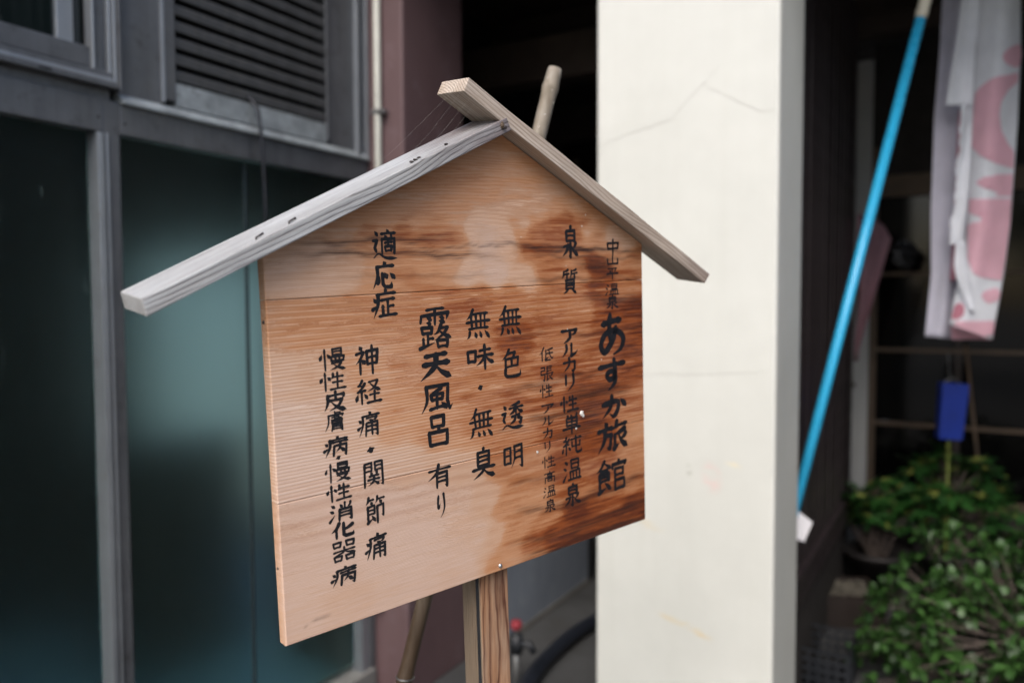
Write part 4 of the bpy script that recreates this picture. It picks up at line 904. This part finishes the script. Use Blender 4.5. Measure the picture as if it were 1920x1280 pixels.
# nobori banner: x from 1745 to 1900 px, made at 2.8 m
KB = 2.8 / 1493.3
nb = empty('folded_banner', 'folded white and pink cloth banner hanging right of the blue pole', 'banner', (0, 0, 0))
def bpnt(px, py, dy=0.0):
    """banner point: coordinates were measured off the hanging cloth in units of KB metres"""
    d = 2.8 + dy; k = d / 1493.3
    dirx = (px - 960) * k; dz = -(py - 566) * k * 1.0
    return (dirx, d, CH + dz)
def cloth(name, left, right, mat, dyf, nx=14, ny=60, seed=0, th=0.0012):
    """sheet between two edge polylines (px by py), draped with soft folds"""
    def edge(E_, y):
        for (y0, x0), (y1, x1) in zip(E_, E_[1:]):
            if y0 <= y <= y1: return x0 + (x1 - x0) * (y - y0) / (y1 - y0)
        return E_[-1][1] if y > E_[-1][0] else E_[0][1]
    ys = max(left[0][0], right[0][0]); ye = min(left[-1][0], right[-1][0]); m = MB()
    for j in range(ny + 1):
        for i in range(nx + 1):
            t = i / nx; y = ys + (ye - ys) * j / ny + (0 if j < ny else 0)
            yl, yr = left[-1][0], right[-1][0]
            if j > ny * 0.8:  # slanted hem
                q = (j / ny - 0.8) / 0.2; y += q * ((yl - ye) * (1 - t) + (yr - ye) * t)
            x = edge(left, y) * (1 - t) + edge(right, y) * t
            m.v.append(bpnt(x, y, dyf(t, y)))
    m.f = [(j * (nx + 1) + i, (j + 1) * (nx + 1) + i, (j + 1) * (nx + 1) + i + 1, j * (nx + 1) + i + 1) for j in range(ny) for i in range(nx)]
    o = m.build(name, mat, nb, smooth=True)
    md = o.modifiers.new('thickness', 'SOLIDIFY'); md.thickness = th; md.offset = 0
    return o
fb = lambda t, y: 0.050 + 0.012 * math.sin(t * 5 + y * 0.004) + 0.006 * math.sin(t * 9 + y * 0.011)
cloth('back_fold', [(-60, 1757), (0, 1754), (120, 1750), (230, 1743), (400, 1741), (520, 1744), (634, 1735)], [(-60, 1812), (0, 1812), (500, 1802), (560, 1800), (640, 1806)], M['cloth_back'], fb)
ff = lambda t, y: -0.012 - 0.030 * math.sin(t * 3.0) + 0.008 * math.sin(t * 7 + y * 0.006)
FL = [(-60, 1824), (0, 1822), (190, 1816), (330, 1812), (440, 1808), (490, 1803), (560, 1788), (612, 1780)]
FR = [(-60, 1897), (0, 1897), (110, 1900), (230, 1898), (330, 1894), (430, 1889), (500, 1882), (560, 1874), (640, 1861)]
cloth('front_fold', FL, FR, M['cloth_white'], ff, nx=36)['label'] = 'printed front fold'
def fold_y(px, py):
    def edge(E_, y):
        for (y0, x0), (y1, x1) in zip(E_, E_[1:]):
            if y0 <= y <= y1: return x0 + (x1 - x0) * (y - y0) / (y1 - y0)
        return E_[-1][1]
    l, r = edge(FL, py), edge(FR, py); return ff(min(1, max(0, (px - l) / max(1, r - l))), py)
def printed(pts, mat, name='pink_print', lift=-0.0034, clip=True):
    """flat print lying on the front fold: scan-line fill of the outline"""
    m = MB(); ys = [p[1] for p in pts]; y = min(ys); st = 5
    n = len(pts)
    def spans(yy):
        xs = []
        for i in range(n):
            (x0, y0), (x1, y1) = pts[i], pts[(i + 1) % n]
            if (y0 <= yy < y1) or (y1 <= yy < y0): xs.append(x0 + (x1 - x0) * (yy - y0) / (y1 - y0))
        xs.sort(); return list(zip(xs[::2], xs[1::2]))
    while y < max(ys):
        a = spans(min(y + 0.01, max(ys) - .01)); b = spans(min(y + st - 0.01, max(ys) - 0.02))
        if len(a) == len(b):
            for (l0, r0), (l1, r1) in zip(a, b):
                k = 14; base = len(m.v)
                for q in range(k + 1):
                    t = q / k; xa = l0 + (r0 - l0) * t; xb = l1 + (r1 - l1) * t
                    pa = bpnt(xa, y, fold_y(xa, y) + lift); pb = bpnt(xb, min(y + st, max(ys)), fold_y(xb, min(y + st, max(ys))) + lift)
                    m.v += [pa, pb]
                m.f += [(base + 2 * q, base + 2 * q + 1, base + 2 * q + 3, base + 2 * q + 2) for q in range(k)]
        y += st
    return m.build(name, mat, nb)
def sm(pts): 
    q = catmull(pts + [pts[0]], 5); return q[:-1]
printed(sm([(1866, 118), (1878, 103), (1899, 97), (1898, 136), (1876, 132)]), M['cloth_pink'])
printed([(1897, 148), (1872, 150), (1848, 158), (1828, 172), (1817, 186), (1815, 230), (1813, 282), (1830, 298), (1862, 314), (1893, 322), (1893, 290), (1882, 278), (1869, 254), (1864, 225), (1867, 200), (1880, 178), (1897, 164)], M['cloth_pink'])
printed([(1822, 349), (1834, 339), (1862, 333), (1892, 333), (1889, 420), (1882, 490), (1876, 529), (1842, 526), (1822, 516), (1812, 490), (1810, 424), (1834, 420), (1836, 410), (1811, 406), (1812, 376), (1850, 378), (1870, 366), (1842, 360)], M['cloth_pink'])
printed(sm([(1838, 556), (1852, 545), (1872, 545), (1871, 566), (1850, 572)]), M['cloth_pink'])
printed([(1800, 600), (1830, 602), (1866, 600), (1863, 632), (1846, 634), (1800, 618), (1788, 610)], M['cloth_pink'])
printed(sm([(1790, 575), (1800, 570), (1808, 580), (1805, 596), (1792, 602), (1784, 598)]), M['cloth_red'])
rf = cloth('bottom_fold', [(606, 1783), (640, 1786)], [(606, 1862), (640, 1862)], M['cloth_pink'], lambda t, y: 0.028, ny=8); rf['label'] = 'pink inside of the bottom fold'
# torn strip of plain white cloth in front
rnd = random.Random(3)
TL = [(-60, 1795), (0, 1790), (100, 1780), (190, 1768), (208, 1764), (210, 1766)]
cloth('torn_strip', [(-60, 1795), (0, 1790), (100, 1779), (206, 1764)], [(-60, 1826), (0, 1824), (100, 1818), (206, 1815)], M['cloth_white'], lambda t, y: -0.050 + 0.01 * math.sin(t * 4), nx=6)
rag = [(206 + 8 * k, (1793 if k < 12 else 1788 if k < 26 else 1780) + rnd.uniform(-2.5, 2.5) - k * 0.15) for k in range(33)]
cloth('torn_strip', rag, [(206, 1815), (300, 1813), (400, 1809), (462, 1805)], M['cloth_white'], lambda t, y: -0.046 + 0.008 * math.sin(t * 4 + y * 0.02), nx=5)
cloth('torn_strip', [(456, 1789), (500, 1786), (520, 1790), (560, 1805), (588, 1820)], [(456, 1806), (500, 1811), (540, 1820), (588, 1829)], M['cloth_white'], lambda t, y: -0.052, nx=4, ny=16)
cloth('red_lining', [(215, 1789), (300, 1786), (430, 1784), (530, 1780)], [(215, 1797), (300, 1795), (430, 1793), (530, 1790)], M['cloth_red'], lambda t, y: 0.010, nx=3)
# banner hangs from a cross rod above the frame
MB().tube([bpnt(1725, -75, 0.02), bpnt(1930, -75, 0.02)], 0.008, 8).build('cross_rod', M['cream_cap'], nb, smooth=True)
MB().tube([bpnt(1760, -75, 0.02), bpnt(1760, -58, 0.05)], 0.003, 6).build('loop', M['cloth_white'], nb)
MB().tube([bpnt(1860, -75, 0.02), bpnt(1860, -58, -0.03)], 0.003, 6).build('loop', M['cloth_white'], nb)

# dusty pink cloth and black bag hanging at the back wall
def P2(px, py, d):
    k = d / 1493.3; return ((px - 960) * k, d, CH - (py - 566) * k)
pc = MB(); nn = 12
for j in range(nn + 1):
    y = 405 + 275 * j / nn
    xl = 1604 + 2 * math.sin(j); xr = 1604 + max(6, (66 if y < 445 else 66 - (y - 445) * 0.28) * (0.45 + 0.55 * min(1, (y - 400) / 45)))
    for i in range(7):
        t = i / 6; pc.v.append(P2(xl + (xr - xl) * t, y + 8 * t * (1 if j == 0 else 0), 3.95 + 0.03 * math.sin(t * 8 + j * 0.3)))
pc.f = [(j * 7 + i, (j + 1) * 7 + i, (j + 1) * 7 + i + 1, j * 7 + i + 1) for j in range(nn) for i in range(6)]
o = pc.build('pink_cloth', M['cloth_dusty'], smooth=True); o.modifiers.new('thickness', 'SOLIDIFY').thickness = 0.002
tag(o, 'limp dusty pink cloth hanging in shade behind the blue pole', 'cloth')
o = MB().blob(P2(1692, 480, 4.05), 0.055, 5, 1.2, 0.5, 1.2, 10).build('plastic_bag', M['bag']); tag(o, 'crumpled black plastic bag hanging beside the dusty pink cloth', 'bag')

# blue box on its stake
bx = empty('blue_box', 'bright blue plastic box on a thin stake above the plants', 'box', (2.052, 3.72, 0.0))
b2 = MB()
for (z, hw, hd) in ((0.0, 0.052, 0.026), (0.262, 0.059, 0.032)):
    b2.v += [(-hw, -hd, z), (hw, -hd, z), (hw, hd, z), (-hw, hd, z)]
for (z, hw, hd) in ((0.262, 0.055, 0.028), (0.02, 0.048, 0.022)):
    b2.v += [(-hw, -hd, z), (hw, -hd, z), (hw, hd, z), (-hw, hd, z)]
b2.f = [(0, 3, 2, 1)] + [(k + a, k + (a + 1) % 4, k + 4 + (a + 1) % 4, k + 4 + a) for k in (0, 4, 8) for a in range(4)] + [(12, 13, 14, 15)]
o = b2.build('shell', M['blue_box'], bx, loc=(0, 0, 0.800), rot=(0, R(3.5), R(-8)), bevel=0.003)
MB().tube([(0, 0, 0.0), (0, 0, 0.803)], 0.0065, 8).build('stake', M['green_stem'], bx, smooth=True)
MB().tube([(-0.03, 0, 1.05), (-0.02, 0, 1.075), (0.02, 0.0, 1.085), (0.055, 0, 1.055)], 0.003, 6).build('wire_hook', M['wire'], bx, smooth=True)
MB().tube([(0.0, 0.0, 1.08), (0.0, 0.02, 1.2)], 0.002, 6).build('wire_hook', M['wire'], bx)
# leaning cane at the glass
o = MB().tube([(2.45, 4.02, 0.0), (2.34, 4.10, 1.22)], 0.008, 8).build('thin_cane', M['rail_wood'], smooth=True)
tag(o, 'thin brown cane leaning on the entrance glass right of the blue box', 'cane')

# ------------------------------------------------------------------ planter tray, crate
pt = empty('gravel_planter', 'low brown planter filled with pebbles at the foot of the wall', 'planter', (1.46, 3.60, 0.004), (0, 0, R(-8)))
MB().box(-0.2, 0.2, -0.14, -0.12, 0, 0.14).box(-0.2, 0.2, 0.12, 0.14, 0, 0.14).box(-0.2, -0.18, -0.12, 0.12, 0, 0.14).box(0.18, 0.2, -0.12, 0.12, 0, 0.14).build('tray', M['tray'], pt)
pb = MB(); rnd = random.Random(5)
for k in range(420):
    pb.blob((rnd.uniform(-.175, .175), rnd.uniform(-.115, .115), 0.118 + rnd.uniform(0, 0.014)), rnd.uniform(0.006, 0.012), k, 1, 1, 0.7, 4)
pb.box(-0.18, 0.18, -0.12, 0.12, 0.0, 0.112)
tag(pb.build('pebbles', M['gravel'], pt), kind='stuff')
ct = empty('plastic_crate', 'black plastic mesh crate on the floor between pillar and shrub', 'crate', (1.13, 3.02, 0.004), (0, 0, -YAW))
cr = MB().box(-0.17, 0.17, -0.12, 0.12, 0, 0.01)
cr.build('base', M['crate'], ct)
for (x0, x1, y0, y1) in ((-0.17, 0.17, -0.125, -0.118), (-0.17, 0.17, 0.118, 0.125), (-0.177, -0.17, -0.12, 0.12), (0.17, 0.177, -0.12, 0.12)):
    q = MB(); along_x = x1 - x0 > y1 - y0
    for z in (0.01, 0.045, 0.08, 0.115, 0.15): q.box(x0, x1, y0, y1, z, z + 0.010)
    n = 11 if along_x else 8
    for i in range(n):
        if along_x: c0 = x0 + (x1 - x0 - 0.008) * i / (n - 1); q.box(c0, c0 + 0.008, y0 + .001, y1 - .001, 0.01, 0.16)
        else: c0 = y0 + (y1 - y0 - 0.008) * i / (n - 1); q.box(x0 + .001, x1 - .001, c0, c0 + 0.008, 0.01, 0.16)
    q.build('mesh_side', M['crate'], ct)

# ------------------------------------------------------------------ plants
def leaf_mesh(name, L_, W_, mat, fold=0.18, curl=0.15, ov=0.62):
    m = MB(); pr = [(0, 0.04), (0.2, 0.42), (0.42, 0.80), (ov, 1.0), (0.85, 0.78), (0.96, 0.4), (1.0, 0.03)]
    for t, w_ in pr:
        z = curl * L_ * (math.sin(t * 2.2) - 0.35 * t); h = w_ * W_ / 2
        m.v += [(-h, t * L_, z + fold * h), (0, t * L_, z), (h, t * L_, z + fold * h)]
    for i in range(len(pr) - 1):
        a = 3 * i; m.f += [(a, a + 1, a + 4, a + 3), (a + 1, a + 2, a + 5, a + 4)]
    return m
def add_leaf(dst, src, mat4):
    b = len(dst.v); dst.v += [tuple(mat4 @ Vector(p)) for p in src.v]; dst.f += [tuple(b + i for i in f) for f in src.f]
def orient(p, d, roll, s):
    d = d.normalized(); zq = Vector((0, 0, 1)); x = d.cross(zq)
    if x.length < 0.05: x = Vector((1, 0, 0))
    x.normalize(); z = x.cross(d)
    m = Matrix(((x.x, d.x, z.x, 0), (x.y, d.y, z.y, 0), (x.z, d.z, z.z, 0), (0, 0, 0, 1)))
    return Matrix.Translation(p) @ m @ Matrix.Rotation(roll, 4, 'Y') @ Matrix.Scale(s, 4)

def shrub(name, base, label, cat, cx, cy, rx, ry, z0, z1, nros, lsrc, lname, mat, nfine, ros_n=(5, 8), pitch=(0.05, 0.9), seed=1, smin=0.75, smax=1.2, limit=280):
    root = empty(name, label, cat, base); rnd = random.Random(seed); B = Vector(base)
    tips = []
    for k in range(nros):
        for _ in range(50):
            u = Vector((rnd.uniform(-1, 1), rnd.uniform(-1, 1), rnd.uniform(0, 1)))
            q = (u.x ** 2 + u.y ** 2 + (u.z * 0.98) ** 2)
            if 0.35 < q < 1.0 + 0.12 * math.sin(u.x * 6 + seed) : break
        tips.append(Vector((cx + rx * u.x, cy + ry * u.y, z0 + (z1 - z0) * u.z)) - B)
    # stems
    st = MB(); hubs = [Vector((rnd.uniform(-.05, .05), rnd.uniform(-.05, .05), 0.0)) for _ in range(5)]
    mids = []
    for h in hubs:
        e = Vector((cx - B.x + rnd.uniform(-.5, .5) * rx, cy - B.y + rnd.uniform(-.5, .5) * ry, (z0 + (z1 - z0) * rnd.uniform(.25, .55)) - B.z))
        st.tube([h, (h + e) / 2 + Vector((rnd.uniform(-.03, .03), rnd.uniform(-.03, .03), 0)), e], [0.010, 0.008, 0.006], 6); mids.append(e)
        mids.append((h + e) / 2)
    for t in tips:
        m0 = min(mids, key=lambda q: (q - t).length + 0.02 * rnd.random())
        st.tube([m0, (m0 + t) / 2 + Vector((rnd.uniform(-.02, .02), rnd.uniform(-.02, .02), -0.01)), t], [0.0045, 0.003, 0.0018], 5)
    st.build('stems', M['bark'], root, smooth=True)
    me = lsrc.mesh(lname, mat, True); allp = []
    for t in tips:
        out = (t - Vector((cx - B.x, cy - B.y, (z0 + z1) / 2 - B.z))); out.z = max(out.z, 0.05); out.normalize()
        n = rnd.randint(*ros_n); ph = rnd.uniform(0, 6.28)
        a = out.cross(Vector((0.2, 0.1, 1))).normalized(); b = out.cross(a)
        for i in range(n):
            th = ph + 2 * math.pi * i / n + rnd.uniform(-.25, .25); el = rnd.uniform(*pitch)
            d = (a * math.cos(th) + b * math.sin(th)) * math.cos(el) + out * math.sin(el)
            allp.append((t, orient(t, d, rnd.uniform(-.5, .5), rnd.uniform(smin, smax))))
        if rnd.random() < .8: allp.append((t, orient(t, out, rnd.uniform(-.5, .5), smin * 0.8)))
    for k in range(nfine):
        t = rnd.choice(tips); m0 = min(mids, key=lambda q: (q - t).length); f_ = rnd.uniform(.3, .95); p = m0 + (t - m0) * f_
        allp.append((p, orient(p, Vector((rnd.uniform(-1, 1), rnd.uniform(-1, 1), rnd.uniform(-.2, .8))), rnd.uniform(-1, 1), rnd.uniform(smin, smax))))
    allp.sort(key=lambda q: (q[0] + B - Vector((0, 0, CH))).length + 0.3 * (q[0].z < 0.05))
    for k, (t, mt) in enumerate(allp[:limit]):
        o = bpy.data.objects.new(lname, me); col.objects.link(o); o.parent = root; o.matrix_local = mt
    rest = MB()
    for t, mt in allp[limit:]: add_leaf(rest, lsrc, mt)
    if rest.v: tag(rest.build('foliage', mat, root, smooth=True), kind='stuff')
    return root
shrub('garden_shrub', (1.74, 2.82, 0.0), 'green shrub with small rounded glossy leaves at the lower right corner', 'shrub',
      1.74, 2.84, 0.52, 0.36, 0.02, 0.63, 250, leaf_mesh('l', 0.051, 0.026, None, ov=0.66), 'leaf', M['leaf'], 1500, seed=4, limit=290)
# umbrella plants: each leaf is a whorl of leaflets
wh = MB(); lf = leaf_mesh('l', 0.105, 0.034, None, curl=-0.10, ov=0.5)
for i in range(8):
    th = 2 * math.pi * i / 8 + 0.1 * math.sin(i * 2.0)
    add_leaf(wh, lf, orient(Vector((0, 0, 0)), Vector((math.cos(th), math.sin(th) , -0.18 - 0.1 * math.sin(i * 3.1))), 0.1, 0.85 + 0.25 * math.sin(i * 1.7) ** 2))
def umbrella(name, base, label, cx, cy, rx, ry, z0, z1, n, seed, mat=M['leaf_umbrella'], potmat='terracotta'):
    rnd = random.Random(seed); root = empty(name, label, 'potted plant', base); B = Vector(base)
    MB().lathe([(0.001, 0.02), (0.10, 0.02), (0.11, 0.0), (0.14, 0.22), (0.155, 0.22), (0.155, 0.245), (0.135, 0.245), (0.125, 0.20), (0.001, 0.20)], seg=24).build('pot', M[potmat], root, smooth=True)
    me = wh.mesh('leaf_whorl', mat, True); st = MB()
    stems = [Vector((rnd.uniform(-.05, .05), rnd.uniform(-.05, .05), 0.2)) for _ in range(4)]
    for k in range(n):
        for _ in range(40):
            u = Vector((rnd.uniform(-1, 1), rnd.uniform(-1, 1), rnd.uniform(0, 1)))
            if u.x ** 2 + u.y ** 2 + (2 * u.z - 1) ** 2 * 0.9 < 1: break
        t = Vector((cx + rx * u.x, cy + ry * u.y, z0 + (z1 - z0) * u.z)) - B
        s0 = rnd.choice(stems); mid = Vector((s0.x * .6 + t.x * .35, s0.y * .6 + t.y * .35, max(0.25, t.z - 0.15)))
        st.tube([s0, mid, t], [0.007, 0.004, 0.002], 5)
        o = bpy.data.objects.new('leaf_whorl', me); col.objects.link(o); o.parent = root
        o.matrix_local = Matrix.Translation(t) @ Matrix.Rotation(rnd.uniform(0, 6.28), 4, 'Z') @ Matrix.Rotation(rnd.uniform(-.1, .9), 4, 'X') @ Matrix.Rotation(rnd.uniform(0, 6.28), 4, 'Z') @ Matrix.Scale(rnd.uniform(.65, 1.1), 4)
    st.build('stems', M['bark'], root, smooth=True)
    return root
umbrella('umbrella_plant', (2.10, 3.78, 0.004), 'taller potted umbrella plant with yellow flecked leaves below the blue box', 2.12, 3.80, 0.24, 0.17, 0.36, 0.74, 70, 11)
umbrella('umbrella_plant', (1.76, 3.80, 0.004), 'shorter umbrella plant in brown pot beside the pebble planter', 1.76, 3.80, 0.22, 0.14, 0.34, 0.60, 36, 12, potmat='terracotta')
umbrella('umbrella_plant', (2.46, 3.74, 0.004), 'umbrella plant at the right picture edge below the entrance sill', 2.46, 3.74, 0.20, 0.14, 0.24, 0.46, 26, 13)

# ------------------------------------------------------------------ garden outside the frame (seen only in the glass)
def added_hedge(x0, x1, y0, y1, h, seed, label):
    rnd = random.Random(seed); m = MB(); lf_ = leaf_mesh('l', 0.09, 0.05, None)
    for k in range(int(900 * max(x1 - x0, y1 - y0) * h / 3)):
        p = Vector((rnd.uniform(x0, x1), rnd.uniform(y0, y1), rnd.uniform(0.02, h)))
        if rnd.random() < .7:
            side = rnd.choice('xXyYz')
            if side == 'x': p.x = x0
            if side == 'X': p.x = x1
            if side == 'y': p.y = y0
            if side == 'Y': p.y = y1
            if side == 'z': p.z = h
        add_leaf(m, lf_, orient(p, Vector((rnd.uniform(-1, 1), rnd.uniform(-1, 1), rnd.uniform(-.3, 1))), rnd.uniform(-1, 1), rnd.uniform(.8, 1.5)))
    root = empty('added_hedge', label, 'added_hedge', ((x0 + x1) / 2, (y0 + y1) / 2, 0))
    o = m.build('foliage', M['leaf_dark'], root, smooth=True, loc=(-(x0 + x1) / 2, -(y0 + y1) / 2, 0)); o['kind'] = 'stuff'
    tr = MB().box(x0 + .12, x1 - .12, y0 + .12, y1 - .12, 0, h - .12).build('woody_core', M['bark'], root, loc=(-(x0 + x1) / 2, -(y0 + y1) / 2, 0))
added_hedge(3.0, 3.7, -2.5, 3.2, 2.3, 1, 'tall dark clipped hedge out of view, darkening the glass and blocking side light')  # unseen, added to darken glass reflections and block side skylight
hh = empty('added_house', 'low grey house with dark roof added out of view as a dark reflection', 'house', (16, 8, 0), (0, 0, R(-20)))  # unseen building added as a dark shape for the window reflections
MB().box(-4, 4, -6, 6, 0, 2.7).build('wall', M['house'], hh)
MB().prism([(-4.6, -6.6, 2.7), (4.6, -6.6, 2.7), (0, -6.6, 4.6)], (0, 13.2, 0)).build('roof', M['house_roof'], hh)
for y in (-3.5, 0.5, 3.5):
    f_ = MB().box(-4.05, -4.001, y - .7, y + .7, 0.9, 2.0).build('window', M['alu'], hh)
    MB().box(-4.06, -4.051, y - .6, y + .6, 1.0, 1.9).build('pane', M['clear_dark'], f_)
gw = bthing('added_wall', 'added white wall behind the bath wing to brighten the frosted pane', 'wall', -6.6, 2.0, 0)  # bright surface added to show as the glow through the pane
MB().box(-0.15, 0, -4, 9, 0, 2.3).build('wall', M['plaster_plain'], gw)

for i_, (tx, ty, th_, tr_, lb) in enumerate(((-3.5, -9.5, 5.6, 2.3, 'leafy garden tree behind the viewer on the left'), (1.5, -11.0, 6.2, 2.6, 'tallest garden tree straight behind the viewer'), (6.5, -8.5, 5.4, 2.4, 'leafy garden tree behind the viewer on the right'))):
    rt_ = empty('garden_tree', lb, 'tree', (tx, ty, 0)); rnd = random.Random(90 + i_)
    tk = MB().tube([(0, 0, 0), (0.1, 0, 1.2), (0.0, 0.1, 2.6), (0.1, 0, th_ * 0.7)], [0.16, 0.13, 0.10, 0.05], 10)
    for k in range(6):
        a_ = k * 1.05; tk.tube([(0.03, 0.03, 1.6 + 0.3 * k), (math.cos(a_) * 1.1, math.sin(a_) * 1.1, 2.5 + 0.35 * k)], [0.06, 0.02], 6)
    tk.build('trunk', M['bark'], rt_, smooth=True)
    cr_ = MB(); lf_ = leaf_mesh('l', 0.30, 0.16, None); cl = []
    for k in range(26):
        while True:
            u = Vector((rnd.uniform(-1, 1), rnd.uniform(-1, 1), rnd.uniform(-1, 1)))
            if u.length < 1: break
        cl.append((Vector((u.x * tr_, u.y * tr_, th_ * 0.62 + u.z * th_ * 0.36)), rnd.uniform(0.5, 0.95)))
    for c_, r_ in cl:
        for k in range(70):
            p = c_ + Vector((rnd.gauss(0, 1), rnd.gauss(0, 1), rnd.gauss(0, 1))).normalized() * r_ * rnd.uniform(0.5, 1)
            add_leaf(cr_, lf_, orient(p, Vector((rnd.uniform(-1, 1), rnd.uniform(-1, 1), rnd.uniform(-.6, .6))), rnd.uniform(-1, 1), rnd.uniform(.7, 1.3)))
    tag(cr_.build('crown', M['crown'], rt_, smooth=True), kind='stuff')
